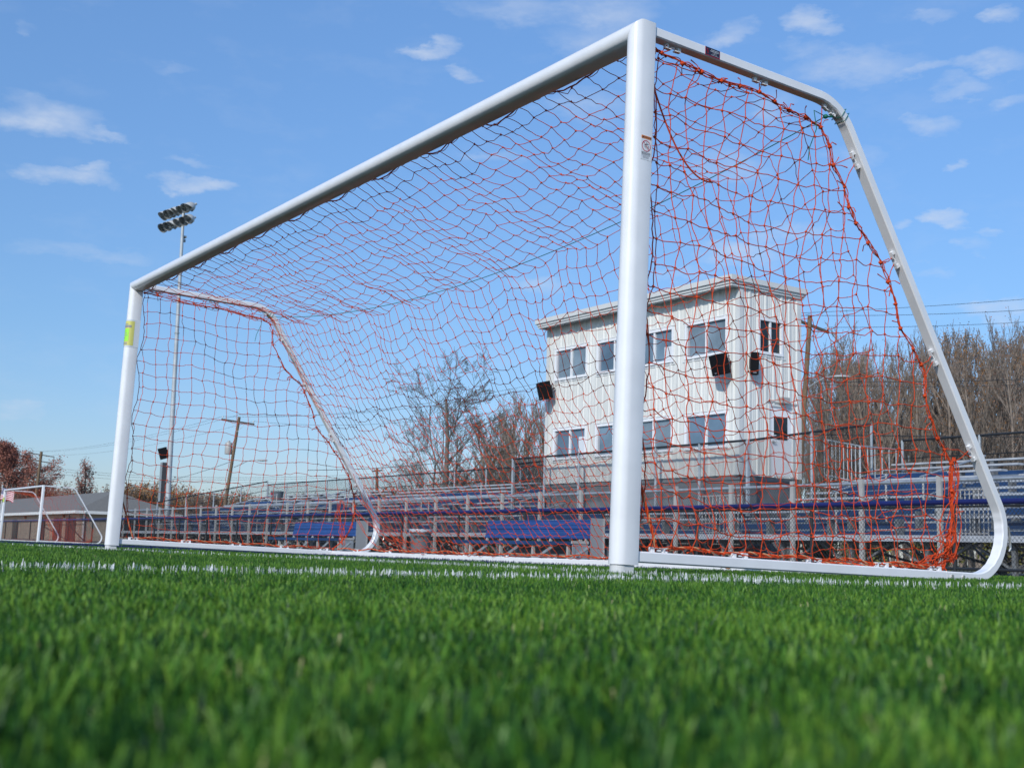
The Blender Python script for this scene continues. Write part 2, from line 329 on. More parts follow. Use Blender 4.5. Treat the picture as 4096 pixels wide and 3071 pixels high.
# synthetic turf: individual blades, one countless mass
rng = np.random.default_rng(7)
def turf():
    bands = [(.16, .55, 46000), (.55, 1.1, 32000), (1.1, 2.2, 19000), (2.2, 4.2, 8000), (4.2, 8.0, 4200), (8.0, 15.0, 900), (15.0, 30.0, 180), (30.0, 62.0, 34)]
    P = []
    for a, b, dens in bands:
        half = radians(36 if a < 8 else 30)
        n = int(dens*half*(b*b-a*a))
        d = np.sqrt(rng.uniform(a*a, b*b, n)); h = YAW+rng.uniform(-half, half, n)
        P.append(np.stack([CAM[0]+d*np.sin(h), CAM[1]+d*np.cos(h), d], 1))
    # surround close by, so the turf does not end when the viewpoint steps aside
    n = 16000; d = np.sqrt(rng.uniform(.3**2, 2.4**2, n)); h = rng.uniform(0, 2*pi, n)
    k = np.abs((h-YAW+pi) % (2*pi)-pi) > radians(36)
    P.append(np.stack([CAM[0]+d*np.sin(h), CAM[1]+d*np.cos(h), d], 1)[k])
    P = np.concatenate(P); P = P[P[:, 1] < 11.6]
    # tufting: pull blades into small stitched tufts
    cell = .022*(1+P[:, 2]*.25); gx = np.round(P[:, 0]/cell); gy = np.round(P[:, 1]/cell)
    j = np.sin(gx*127.1+gy*311.7)*43758.5453; j -= np.floor(j); j2 = np.sin(gx*269.5+gy*183.3)*43758.5453; j2 -= np.floor(j2)
    P[:, 0] += .45*((gx+.5*(j-.5))*cell-P[:, 0]); P[:, 1] += .45*((gy+.5*(j2-.5))*cell-P[:, 1])
    x, y, d = P.T; n = len(P)
    big_n = .5+.5*np.sin(x*2.1+np.sin(y*3.3)*1.3)*np.sin(y*2.7+1.2*np.sin(x*1.7)); patch = .5+.5*np.sin(x*9.1+2*np.sin(y*7.7))*np.sin(y*11.3+2*np.sin(x*8.3))
    hgt = rng.normal(.0295, .0034, n)*(.90+.14*patch)*(.95+.08*big_n); hgt = np.clip(hgt, .016, .042)
    wa = np.abs(x-(1.25+.18*(y+.5))) < .050+rng.normal(0, .009, n); wa &= (y < 1.6)
    wb = np.abs(y+.03) < .045+rng.normal(0, .009, n); wb &= (x < 1.4)
    wh = (wa | wb) & (rng.random(n) < .6); hgt[wh] = np.abs(rng.normal(.0345, .0045, wh.sum()))
    wid = np.maximum(.0022, .00034*d)*rng.uniform(.75, 1.25, n); wid[wh] *= 1.3
    az = rng.uniform(0, 2*pi, n); lean_az = j*2*pi+rng.normal(0, 1.1, n); lean = np.abs(rng.normal(.16, .16, n))*hgt*(1+.6*patch); lean[wh] *= .45
    bx, by = np.cos(az)*wid/2, np.sin(az)*wid/2; lx, ly = np.cos(lean_az)*lean, np.sin(lean_az)*lean
    z0 = gz(y)
    def pt(px, py, pz): return np.stack([px, py, pz], 1)
    V = np.stack([pt(x-bx, y-by, z0-.002), pt(x+bx, y+by, z0-.002),
                  pt(x+lx*.38-bx*.95, y+ly*.38-by*.95, z0+hgt*.58), pt(x+lx*.38+bx*.95, y+ly*.38+by*.95, z0+hgt*.58),
                  pt(x+lx-bx*.45, y+ly-by*.45, z0+hgt), pt(x+lx+bx*.45, y+ly+by*.45, z0+hgt)], 1)
    i = np.arange(n)[:, None]*6
    Q = np.concatenate([i+np.array([0, 1, 3, 2]), i+np.array([2, 3, 5, 4])])
    # yarn colours: two greens, a few pale strands painted in as glints; painted or inlaid white and navy
    u = rng.random(n); c = np.empty((n, 3))
    lime = np.array([.155, .282, .034]); leaf = np.array([.049, .146, .015]); deep = np.array([.006, .040, .010])
    t = np.clip(.46+.42*(patch-.5)+.22*(big_n-.5)+rng.normal(0, .31, n), 0, 1)[:, None]
    c = np.where(t < .5, deep+(leaf-deep)*t*2, leaf+(lime-leaf)*(t-.5)*2)*rng.uniform(.8, 1.2, n)[:, None]
    glint = u < .0022; c[glint] = np.array([.42, .40, .20])*rng.uniform(.7, 1.1, glint.sum())[:, None]
    navy = (x < -1.6+.05*np.sin(y*9)) & (y > 1.55) & (y < 4.2); c[navy] = np.array([.012, .02, .085])*rng.uniform(.7, 1.3, navy.sum())[:, None]
    c[wh] = np.array([.72, .75, .76])*rng.uniform(.75, 1.05, wh.sum())[:, None]
    col = np.ones((n, 6, 4)); col[:, :, :3] = c[:, None, :]
    o = big('grass', V.reshape(-1, 3), Q, mats=M['blade'], col=col.reshape(-1, 4)); tag(o, kind='stuff')
turf()

# ------------------------------------------------------------------ soccer goal
PHI = 0.0253073
W_, D_ = .094, .120
FX = -7.414-W_                       # outer face of far post
ZB, ZI = .009, 2.44
SW, INS = .062, .010
def dring(n=14):       # D section in (x,y): round front at y=0, flat sides, flat back; small extrusion ridges at 45 degrees
    r = W_/2; out = []
    for k in range(n+1):
        a = pi-k*pi/n; rr = r+(.0012 if k in (round(n*.25), round(n*.75)) else 0)
        out.append((-r+rr*cos(a), r-rr*sin(a)))
    out += [(0, D_-.005), (-.0015, D_-.0015), (-.005, D_), (-W_+.005, D_), (-W_+.0015, D_-.0015), (-W_, D_-.005)]
    return out
def side_path():       # centre line of the bent tube in (y,z), from the post top back, down and forward
    pts = [(D_+.001, 2.4995)]
    d = np.array([.561, -.828]); nrm = np.array([.828, .561])
    Y0 = 1.432; th = atan2(.828, .561); R1 = .30; tl = R1*math.tan(th/2)
    cx, cz = Y0-tl, 2.4995-R1
    for k in range(31):
        a = pi/2-th*k/30; pts.append((cx+R1*cos(a), cz+R1*sin(a)))
    R2 = .27; zc = .046+R2; yc = 3.096-1.886*R2
    a0 = pi/2-th
    for k in range(61):
        a = a0-(a0+pi/2)*k/60; pts.append((yc+R2*cos(a), zc+R2*sin(a)))
    pts.append((D_+.001, .046))
    return np.array(pts)
SPATH = side_path()
def side_frame_mb(x0, x1, h=.050):
    b = MB(); p = SPATH; n = len(p); t = np.gradient(p, axis=0); t[0] = p[1]-p[0]; t[-1] = p[-1]-p[-2]
    t /= np.linalg.norm(t, axis=1)[:, None]; nn = np.stack([-t[:, 1], t[:, 0]], 1)
    ch = .006
    sec = [(x0, -h/2+ch), (x0+ch, -h/2), (x1-ch, -h/2), (x1, -h/2+ch), (x1, h/2-ch), (x1-ch, h/2), (x0+ch, h/2), (x0, h/2-ch)]
    for i in range(n):
        for (x, s) in sec:
            rip = 0.0
            if s < 0 and 34 < i < 86: rip = .0013*sin((i-34)*2*pi/7.3)*min(1, (i-34)/6, (86-i)/10)
            if s < 0 and 6 < i < 30: rip = .0013*sin((i-6)*2*pi/7.7)*min(1, (i-6)/5, (30-i)/5)
            q = p[i]+nn[i]*(s+rip); b.v.append((x, q[0], q[1]))
    m = len(sec)
    for i in range(n-1):
        for k in range(m): b.f.append([i*m+k, i*m+(k+1) % m, (i+1)*m+(k+1) % m, (i+1)*m+k]); b.m.append(0)
    b.f.append(list(range(m))[::-1]); b.m.append(0); b.f.append(list(range((n-1)*m, n*m))); b.m.append(0)
    return b
def shade_auto(o, ang=35):
    me = o.data; me.polygons.foreach_set('use_smooth', [True]*len(me.polygons))
    try: me.set_sharp_from_angle(angle=radians(ang))
    except Exception: pass
    return o
def path_near(y, z):
    best = min(np.linspace(.12, .6, 400), key=lambda f: np.hypot(*(path_at(frac=f)[0]-np.array([y, z]))))
    return path_at(frac=best)
def path_at(y=None, z=None, frac=None):
    seg = np.diff(SPATH, axis=0); L = np.concatenate([[0], np.cumsum(np.linalg.norm(seg, axis=1))]); s = frac*L[-1]
    i = min(np.searchsorted(L, s, 'right')-1, len(seg)-1); u = (s-L[i])/(L[i+1]-L[i]); t = seg[i]/np.linalg.norm(seg[i])
    return SPATH[i]+seg[i]*u, t
SLOPE_CLIPS = ((1.37, 2.44), (1.585, 2.22), (1.91, 1.73), (2.245, 1.244), (2.57, .732))
def make_goal(name, label, detailed=True):
    g = thing(name, label, 'soccer goal', group='white soccer goals parked along the sideline')
    ring = dring()
    for s in (0, 1):           # posts, mitred at the top
        off = 0 if s == 0 else -7.414
        b = MB(); n = len(ring)
        for (x, y) in ring: b.v.append((x+off, y, ZB))
        for (x, y) in ring:
            ins = (-x) if s == 0 else (x+W_)      # distance from the outer side
            b.v.append((x+off, y, ZI+W_-ins))
        b.f += [[i, (i+1) % n, n+(i+1) % n, n+i] for i in range(n)]+[list(range(n))[::-1], list(range(n, 2*n))]; b.m += [0]*(n+2)
        po = shade_auto(b.build('post', M['goal_paint'], g))
        f = MB(); f.prism([(x*.82-W_*.09+off, y*.80+.006) for x, y in ring], lambda u, v, t: (u, v, t), -.052, ZB-.001); f.build('foot', M['goal_cut'], po)
    b = MB(); n = len(ring)    # crossbar
    for s in (0, 1):
        for (x, y) in ring:
            z = ZI+W_+x; ins = -x
            X = (-(W_-(z-ZI))) if s == 0 else (FX+(W_-(z-ZI)))
            b.v.append((X-.0004 if s == 0 else X+.0004, y, z))
    b.f += [[i, (i+1) % n, n+(i+1) % n, n+i] for i in range(n)]; b.m += [0]*n
    shade_auto(b.build('crossbar', M['goal_paint'], g))
    for (x0, x1) in ((-INS-SW, -INS), (FX+INS, FX+INS+SW)):
        shade_auto(side_frame_mb(x0, x1).build('side_frame', M['goal_paint'], g), 40)
    b = MB(); xa, xb = -INS-SW-.002, FX+INS+SW+.002; c = .006; y0, y1, z0, z1 = 2.335, 2.385, .017, .069
    b.prism([(y0+c, z0), (y1-c, z0), (y1, z0+c), (y1, z1-c), (y1-c, z1), (y0+c, z1), (y0, z1-c), (y0, z0+c)], lambda u, v, t: (t, u, v), xa, xb)
    b.build('back_bar', M['goal_paint'], g)
    if not detailed: 
        bb = MB(); bb.box(-INS-SW-.002, -INS+.002, .80, .90, 2.4735, 2.5255); bb.build('tape_band', M['dark_metal'], g)
        return g
    # net clips: a raised bar on two feet; one mesh, copies along the frame
    cb = MB()
    cb.obox((-.045, 0, .014), (.011, 0, 0), (0, .012, 0), (0, 0, .014)); cb.obox((.045, 0, .014), (.011, 0, 0), (0, .012, 0), (0, 0, .014))
    cb.obox((-.026, 0, .0255), (.013, 0, 0), (0, .012, 0), (0, 0, .0035)); cb.obox((.026, 0, .0255), (.013, 0, 0), (0, .012, 0), (0, 0, .0035))
    cb.obox((.004, 0, .0115), (.012, 0, 0), (0, .005, 0), (0, 0, .004))
    c0 = None
    def put(orig, t, nrm):
        nonlocal c0
        c_ = cb.build('net_clip', M['clip'], g) if c0 is None else c0.copy()
        if c0 is None: c0 = c_
        else: COL.objects.link(c_); c_.parent = g
        c_.matrix_local = frame4(orig, t, np.cross(nrm, t)) @ Matrix.Diagonal((.86, .8, .82, 1))
    for xm in (-INS-SW/2, FX+INS+SW/2):
        for y in (.266, .777, 1.293, 1.808, 2.25): put((xm, y, .071), (0, 1, 0), (0, 0, 1))
        for y in (.258, .852): put((xm, y, 2.4745), (0, 1, 0), (0, 0, -1))
        for yz in SLOPE_CLIPS:
            q, t = path_near(*yz); nn = np.array([t[1], -t[0]])          # inner side
            put((xm, q[0]+nn[0]*.025, q[1]+nn[1]*.025), (0, t[0], t[1]), (0, nn[0], nn[1]))
    for k in range(11): put((-.35-k*.66, 2.36, .069), (1, 0, 0), (0, 0, 1))
    # grab handle on the rear bend, bolts near the splice
    for sgn, xm in ((0, -INS-SW/2), (1, FX+INS+SW/2)):
        hb = MB(); hb.tube([(xm, 2.878, .345), (xm, 2.905, .350), (xm, 2.925, .345), (xm, 2.935, .325), (xm, 2.945, .255), (xm, 2.948, .225), (xm, 2.935, .205)], .0065, 8)
        hb.build('handle', M['bare_metal'], g, smooth=True)
        xo = -INS+.0005 if sgn == 0 else FX+INS-.0005; sx = 1 if sgn == 0 else -1
        for y in (2.36, 2.46): MB().cyl((xo, y, .045), (xo+sx*.006, y, .045), .011, n=8).build('splice_bolt', M['bare_metal'], g)
        for y in (2.56, 2.60): MB().box(min(xo, xo+sx*.001), max(xo, xo+sx*.001), y, y+.006, .028, .048).build('weld_slot', M['dark_metal'], g)
        sp = MB(); sp.box(-INS-SW-.0015, -INS+.0015, 2.318, 2.3215, .0198, .0722) if sgn == 0 else sp.box(FX+INS-.0015, FX+INS+SW+.0015, 2.318, 2.3215, .0198, .0722)
        sp.build('splice_seam', M['goal_cut'], g)
    # warning label on the flat of the near post
    lb = MB(); lb.box(.0002, .0010, .049, .110, 1.855, 1.972); wl_ = lb.build('warning_label', M['sticker_white'], g)
    ob = MB(); ob.box(.0011, .0016, .050, .109, 1.955, 1.970); ob.build('warning_strip', M['orange_strip'], wl_)
    text_mesh('warning_word', 'WARNING', .011, M['ink'], wl_, frame4((.0018, .084, 1.9625), (0, 1, 0), (0, 0, 1)))
    tb = MB(); tb.add([(.0018, .053, 1.9575), (.0018, .064, 1.9575), (.0018, .0585, 1.9672)], [(0, 1, 2)]); tb.build('warning_triangle', M['ink'], wl_)
    rb = MB(); cy, cz = .0795, 1.922
    for k in range(32):
        a0, a1 = 2*pi*k/32, 2*pi*(k+1)/32
        rb.add([(.0024, cy+.0265*cos(a0), cz+.0265*sin(a0)), (.0024, cy+.0265*cos(a1), cz+.0265*sin(a1)), (.0024, cy+.0235*cos(a1), cz+.0235*sin(a1)), (.0024, cy+.0235*cos(a0), cz+.0235*sin(a0))], [(0, 1, 2, 3)])
    rb.bar((.0024, cy-.018, cz+.018), (.0024, cy+.018, cz-.018), .0008, .0032, (1, 0, 0)); rb.build('prohibition_ring', M['red_ring'], wl_)
    fb = MB()                  # small climbing figures and a goal in the ring
    for (a, c_, w) in (((-.012, .004), (.014, .012), .003), ((-.010, .010), (.004, -.012), .002), ((.006, .012), (.012, -.008), .0045), ((-.006, -.002), (.008, -.016), .002), ((-.014, .000), (-.004, -.010), .002), ((.010, .002), (.016, -.004), .003)):
        fb.bar((.0018, cy+a[0], cz+a[1]), (.0018, cy+c_[0], cz+c_[1]), .0006, w, (1, 0, 0))
    fb.lathe((.0018, cy+.002, cz+.013), [(0, .0004), (.0045, .0004), (.0045, 0)], 10, (1, 0, 0)); fb.build('climbing_figure', M['ink_grey'], wl_)
    xb_ = MB()
    for k, (w, m_) in enumerate(((.052, 0), (.054, 0), (.050, 0), (.050, 1), (.036, 1), (.040, 1), (.034, 1))):
        z = 1.890-k*.0045; xb_.box(.0011, .0015, .0795-w/2, .0795+w/2, z-.0009, z+.0009, m_)
    xb_.build('small_print', [M['ink'], M['ink_grey']], wl_)
    # maker's sticker on the near top side bar: dark panel, red edge, red emblem, pale lines of print
    X = -INS
    kb = MB(); kb.box(X+.0002, X+.0010, .443, .541, 2.4785, 2.5205); kl = kb.build('side_sticker', M['sticker_red'], g)
    k2 = MB(); k2.box(X+.0011, X+.0015, .446, .538, 2.482, 2.5205); k2.build('sticker_panel', M['sticker_navy'], kl)
    k3 = MB()
    for (a, c_, w) in (((.452, 2.506), (.464, 2.496), .006), ((.455, 2.513), (.460, 2.487), .004), ((.450, 2.497), (.468, 2.504), .003), ((.458, 2.512), (.468, 2.511), .003)): k3.bar((X+.0018, *a), (X+.0018, *c_), .0005, w, (1, 0, 0))
    k3.build('emblem', M['sticker_red'], kl)
    k4 = MB()
    for k, w in enumerate((.050, .060, .028, .026, .050)): k4.box(X+.0016, X+.0020, .505-w/2, .505+w/2, 2.5115-k*.0063-(.001 if k < 2 else .0006), 2.5115-k*.0063+(.001 if k < 2 else .0006))
    k4.build('small_print', M['sticker_white'], kl)
    return g
def set_goal(o, x, y, z):        # base plane tilted back a little: it rests on its rear, front feet stand proud
    c, s = cos(PHI), sin(PHI); R = np.array([[1, 0, 0], [0, c, s], [0, -s, c]])
    loc = np.array([x, y+2.4, z])-R@np.array([0, 2.4, .01])
    o.location = tuple(loc); o.rotation_euler = (-PHI, 0, 0)
goal = make_goal('soccer_goal', 'large white soccer goal in front, with a dark maker sticker on its side bar'); set_goal(goal, 0, 0, 0)

# ------------------------------------------------------------------ nets
def strand_set(A, B, nrng, wob, sub=3, sag=0.0):
    """wavy strands between knot arrays A and B (N,3) -> polylines (N,sub+1,3)"""
    N = len(A); t = np.linspace(0, 1, sub+1)[None, :, None]
    P = A[:, None]+(B-A)[:, None]*t
    off = nrng.normal(0, wob, (N, 1, 3))+nrng.normal(0, wob*.5, (N, sub+1, 3))
    P += off*np.sin(pi*t); P[:, :, 2] -= sag*np.sin(pi*t)[:, :, 0]
    return P
def knots(P, r, nrng):
    N = len(P); d = np.array([[1, 0, 0], [-1, 0, 0], [0, 1, 0], [0, -1, 0], [0, 0, 1], [0, 0, -1]], float)*r
    V = P[:, None]+d[None]*nrng.uniform(.75, 1.3, (N, 6, 1)); i = np.arange(N)[:, None]*6
    T = np.concatenate([i+np.array(f) for f in ((0, 2, 4), (2, 1, 4), (1, 3, 4), (3, 0, 4), (2, 0, 5), (1, 2, 5), (3, 1, 5), (0, 3, 5))])
    return V.reshape(-1, 3), T
class NB:                 # collects tubes and knots of one net part
    k = 1.0               # twine gauge
    def __init__(s): s.V = []; s.Q = []; s.T = []; s.n = 0
    def tubes(s, P, r, sides=5):
        V, F = tubes(P, np.asarray(r)*s.k, sides); s.V.append(V); s.Q.append(F+s.n); s.n += len(V)
    def knots(s, P, r, g):
        V, T = knots(P, r*s.k, g); s.V.append(V); s.T.append(T+s.n); s.n += len(V)
    def build(s, name, m, parent): return big(name, np.concatenate(s.V), np.concatenate(s.Q) if s.Q else None, np.concatenate(s.T) if s.T else None, m, parent=parent, smooth=True)
ROPE = np.array([(.150, 2.43), (.195, 2.425), (.331, 2.411), (.454, 2.401), (.589, 2.394), (.717, 2.403), (.853, 2.408), (.962, 2.387), (1.072, 2.369), (1.194, 2.364), (1.313, 2.337), (1.383, 2.248),
                 (1.413, 2.156), (1.503, 2.057), (1.535, 1.952), (1.596, 1.876), (1.697, 1.787), (1.800, 1.699), (1.863, 1.603), (1.926, 1.490), (1.965, 1.36), (2.077, 1.265), (2.145, 1.187), (2.181, 1.124),
                 (2.176, 1.016), (2.223, .901), (2.286, .794), (2.346, .737), (2.404, .664), (2.408, .511), (2.416, .371), (2.397, .292), (2.378, .202), (2.333, .09)])
ROPE_FAR = np.array([(.15, 2.44), (.278, 2.438), (.493, 2.415), (.645, 2.410), (.761, 2.405), (.877, 2.41), (1.010, 2.398), (1.131, 2.386), (1.265, 2.38), (1.387, 2.37), (1.47, 2.33), (1.500, 2.246), (1.515, 2.124), (1.584, 2.008), (1.662, 1.895), (1.752, 1.823),
                     (1.86, 1.750), (1.905, 1.675), (1.975, 1.551), (2.030, 1.440), (2.067, 1.332), (2.149, 1.248), (2.225, 1.19), (2.29, 1.102), (2.364, 1.030), (2.415, .940), (2.475, .860), (2.52, .741), (2.56, .650), (2.58, .547), (2.58, .461), (2.56, .356), (2.50, .231), (2.36, .09)])
def inside(poly, y, z):
    c = False; n = len(poly)
    for i in range(n):
        y0, z0 = poly[i]; y1, z1 = poly[(i+1) % n]
        if (z0 > z) != (z1 > z) and y < (y1-y0)*(z-z0)/(z1-z0)+y0: c = not c
    return c
CELL = .121
CORD_Y, CORD_Z = 1.345, 2.405
def cord_pt(X):
    t = (X+.05)/(-7.40); return np.stack([X, CORD_Y+.10*t, CORD_Z-.30*4*np.clip(t, 0, 1)*(1-np.clip(t, 0, 1))], -1)
def side_panel(nb, X, rope, g, out):
    poly = np.concatenate([rope, [(.14, .085)]]); 
    ys = np.arange(.19, 2.5, CELL*.98); zs = np.arange(.10, 2.45, CELL)
    K = {}
    def disp(y, z):
        w = 1.0
        return np.array([out*(.05*sin(z*2.2+y*1.3)+.03*sin(y*5.1+z*3.7))+g.normal(0, .010),
                         .022*sin(z*4.4+y*2.2)+.014*sin(z*9.3+1.3*y)+g.normal(0, .0075), -.035*sin(pi*min(max(y/1.9, 0), 1))+.014*sin(y*6+z*2.1)+g.normal(0, .007)])
    for i, y in enumerate(ys):
        for j, z in enumerate(zs):
            if inside(poly, y, z):
                edge = min(1.0, min(np.hypot(rope[:, 0]-y, rope[:, 1]-z))/.15)*min(1, (z-.05)/.12)
                K[(i, j)] = np.array([X, y, z])+disp(y, z)*edge
    A, B = [], []
    rp = np.array([(X, y, z) for y, z in rope])
    dense = np.concatenate([np.linspace(rp[i], rp[i+1], 6)[:-1] for i in range(len(rp)-1)]+[rp[-1:]])
    def rope_near(p, dirn):
        q = dense-p; s = q@dirn; s[s < 0] = 9; c = np.linalg.norm(q, axis=1)+.6*np.linalg.norm(q-np.outer(s, dirn), axis=1); return dense[np.argmin(c)]
    for (i, j), p in K.items():
        for di, dj in ((1, 0), (0, 1)):
            q = K.get((i+di, j+dj))
            if q is not None: A.append(p); B.append(q)
            else:
                t = rope_near(p, np.array([0, di, dj], float))
                if np.linalg.norm(t-p) < .22: A.append(p); B.append(t)
        if (i-1, j) not in K and i > 0:
            A.append(p); B.append(rope_near(p, np.array([0, -1., 0])))
        if i == 0:          # to the rope along the post
            A.append(p); B.append(post_rope(X, p[2]))
        if j == 0: A.append(p); B.append(np.array([X, p[1]+g.normal(0, .03), .082]))
    A, B = np.array(A), np.array(B)
    nb.tubes(strand_set(A, B, g, .0052, 4, .004), .0025, 5)
    nb.knots(np.array(list(K.values())), .0090, g)
def post_rope(X, z):
    return np.array([X, .135+.045*abs(sin((z-.1)*pi/.56)), z])
def make_net(name, label, seed):
    g = np.random.default_rng(seed)
    n = thing(name, label, 'goal net', group='orange goal nets')
    # ---- roof and back, one sheet of twine from crossbar over the cord to the back bar
    nu = 62; n1, n2 = 11, 22
    xs = np.linspace(-.075, -7.43, nu+1); G = np.zeros((nu+1, n1+n2+1, 3))
    ph = g.uniform(0, 6, 6)
    for i, x in enumerate(xs):
        c = cord_pt(x); sc = abs(sin((x+.35)*pi/.66)); tie = abs(sin((x+.2)*pi/.73))
        a = np.array([x, D_+.008+.006*sc, ZI+.020-.034*sc**5]); e = np.array([x*(1-.19*min(1, -x/4.0)), 2.33, .085])
        c2 = c+np.array([0, .0, -.080*tie])
        ends = min(1, min(abs(x+.05), abs(x+7.45))/.8)
        for j in range(n1+n2+1):
            if j <= n1:
                t = j/n1; p = a+(c2-a)*t; p[2] -= ends*.02*sin(pi*t); p[0] += .035*sin(pi*t)*sin(x*3.1+ph[0])
            else:
                t = (j-n1)/n2; p = c2+(e-c2)*t; s = sin(pi*t**.8)
                p[1] -= ends*.06*s; p[2] -= ends*.07*s; p[0] += .06*sin(x*2.3+ph[1]+t*3)*s
                p[2] += .012*sin(x*8.6+j*.7)*s
            w = min(1, j/1.5)*min(1, (n1+n2-j)/1.5)
            p += w*(g.normal(0, .0065, 3)+np.array([.008*sin(j*1.9+x*3.3), .010*sin(x*7.1+j*.8+ph[2]), .012*sin(x*5.2+j*1.3+ph[3])]))
            if j >= n1+n2-4: p[2] = max(p[2], .085)
            G[i, j] = p
    nb = NB()
    A = G[:-1].reshape(-1, 3); B = G[1:].reshape(-1, 3); nb.tubes(strand_set(A, B, g, .006, 4, .010), .0021, 5)
    A = G[:, :-1].reshape(-1, 3); B = G[:, 1:].reshape(-1, 3); nb.tubes(strand_set(A, B, g, .005, 4), .0021, 5)
    nb.knots(G.reshape(-1, 3), .0078, g)
    nb.build('back_panel', M['net'], n)
    # ---- sides
    for X, rope, out in ((-.045, ROPE, 1), (-7.465, ROPE_FAR, -1)):
        nb = NB(); side_panel(nb, X, rope, g, out); nb.build('side_panel', M['net'], n)
    # ---- edge ropes, doubled and tied, with frayed ends
    nb = NB()
    for X, rope in ((-.045, ROPE), (-7.465, ROPE_FAR)):
        R3 = np.array([(X, y, z) for y, z in rope]); dn = np.concatenate([np.linspace(R3[i], R3[i+1], 5)[:-1] for i in range(len(R3)-1)]+[R3[-1:]])
        for q in range(4):
            off = g.normal(0, .0065, dn.shape); off[1:-1] = (off[:-2]+off[1:-1]+off[2:])/2.2
            nb.tubes((dn+off)[None], .0026, 5)
        nb.knots(R3, .015, g)
        for p in R3[1:]:
            for q in range(int(g.integers(1, 4))):
                d = g.normal(0, 1, 3)*np.array([.6, 1, 1]); d /= np.linalg.norm(d); L = g.uniform(.03, .09)
                e = p+d*L; mid = (p+e)/2+g.normal(0, .008, 3); e[2] -= .012
                nb.tubes(np.array([[p, mid, e]]), np.array([[.0022, .0022, .0034]]), 4)
        zz = np.linspace(.1, 2.42, 60); pr = np.array([post_rope(X, z) for z in zz]); nb.tubes((pr+g.normal(0, .003, pr.shape))[None], .0032, 5)
        # loops from the rope out to the frame clips
        for yz in SLOPE_CLIPS[1:]:
            q, t = path_near(*yz); nn = np.array([t[1], -t[0]]); c = np.array([X, q[0]+nn[0]*.035, q[1]+nn[1]*.035])
            k = np.argsort(np.linalg.norm(R3-c, axis=1))[:2]
            for kk, dz in zip(k, (.025, -.025)): nb.tubes(np.array([[R3[kk], (R3[kk]+c)/2+g.normal(0, .006, 3), c+np.array([0, 0, dz])]]), .0026, 5)
        for y in (.258, .852, 1.32):
            c = np.array([X, y, 2.462]); k = np.argmin(np.linalg.norm(R3-c, axis=1)); nb.tubes(np.array([[R3[k], (R3[k]+c)/2+g.normal(0, .005, 3), c]]), .0026, 5)
    xx = np.linspace(-.1, -7.40, 140); sc = np.abs(np.sin((xx+.35)*pi/.66))
    cr = np.stack([xx, D_+.008+.006*sc, ZI+.020-.034*sc**5], 1); nb.tubes((cr+g.normal(0, .003, cr.shape))[None], .0042, 5)
    nb.build('edge_rope', M['net'], n)
    # ---- twisted ground rope lying along the bottom bars
    nb = NB(); nb2 = NB()
    def ground_rope(P):
        L = np.linspace(0, 1, 260); idx = np.linspace(0, len(P)-1, 260); C = np.stack([np.interp(idx, range(len(P)), P[:, k]) for k in range(3)], 1)
        t = np.gradient(C, axis=0); t /= np.linalg.norm(t, axis=1)[:, None]; a = np.cross(t, (0, 0, 1)); a /= np.linalg.norm(a, axis=1)[:, None]; b = np.cross(t, a)
        total = np.sum(np.linalg.norm(np.diff(C, axis=0), axis=1)); out = []
        for q in range(3):
            ang = 2*pi*q/3+L*total/.05*2*pi*.55; out.append(C+.0046*(np.cos(ang)[:, None]*a+np.sin(ang)[:, None]*b))
        return out
    sag = lambda y, c: -.010*np.abs(np.sin(y*pi/c))
    lines = []
    for X in (-.044, -7.464):
        y = np.linspace(.30, 2.3, 60); lines.append(np.stack([X+.01*np.sin(y*7), y, .088+.008*np.abs(np.sin((y-.266)*pi/.51))+.006*np.sin(y*17)], 1))
        zz = np.linspace(.42, .085, 12); lines.append(np.stack([np.full(12, X), .13+.13*(1-(zz-.085)/.335), zz], 1))
    x = np.linspace(-.15, -7.35, 200); lines.append(np.stack([x, 2.352+.012*np.sin(x*9), .086+.010*np.abs(np.sin((x+.35)*pi/.66))+.006*np.sin(x*13)], 1))
    for ln in lines:
        o3 = ground_rope(ln)
        for q in range(3): (nb2 if q == 2 else nb).tubes(o3[q][None], .0040, 5)
    gr_ = nb.build('ground_rope', M['net'], n); nb2.build('pale_strand', M['net_dull'], gr_)
    # ---- slack bunched up at the rear corners
    nb = NB()
    def curly(c0, c1, spread, N, k=26):
        for q in range(N):
            t = np.linspace(0, 1, k)[:, None]; base = c0+(c1-c0)*t
            w = np.cumsum(g.normal(0, 1, (k, 3)), axis=0); w -= w[0]+(w[-1]-w[0])*t; w = w/max(1e-6, np.abs(w).max())*spread*g.uniform(.5, 1.2)
            w = np.stack([np.convolve(np.pad(w[:, m_], 2, 'edge'), np.ones(5)/5, 'valid') for m_ in range(3)], 1)
            P = base+w; P[:, 2] = np.maximum(P[:, 2], .078); nb.tubes(P[None], .0026, 5)
    curly(np.array([-.045, 2.43, .70]), np.array([-.045, 2.40, .12]), np.array([.03, .10, .05]), 8)
    curly(np.array([-.045, 2.42, .30]), np.array([-.05, 2.25, .09]), np.array([.05, .13, .06]), 8)
    curly(np.array([-.05, 2.45, .16]), np.array([-.05, 2.12, .10]), np.array([.04, .09, .05]), 8)
    nb.build('bunched_slack', M['net'], n); nb = NB()
    curly(np.array([-7.44, 2.40, .60]), np.array([-7.30, 2.38, .14]), np.array([.06, .10, .06]), 6)
    for q in range(9):        # gathered sheet hanging from the far rear corner down along the back bar
        P = catenary((-7.36+g.normal(0, .04), 2.52+g.normal(0, .05), .62+g.normal(0, .10)), (-5.9+g.normal(0, .5), 2.36+g.normal(0, .03), .10+abs(g.normal(0, .03))), .12+g.normal(0, .05), 16)
        nb.tubes((P+g.normal(0, .006, P.shape))[None], .0026, 5)
    nb.build('bunched_slack', M['net'], n)
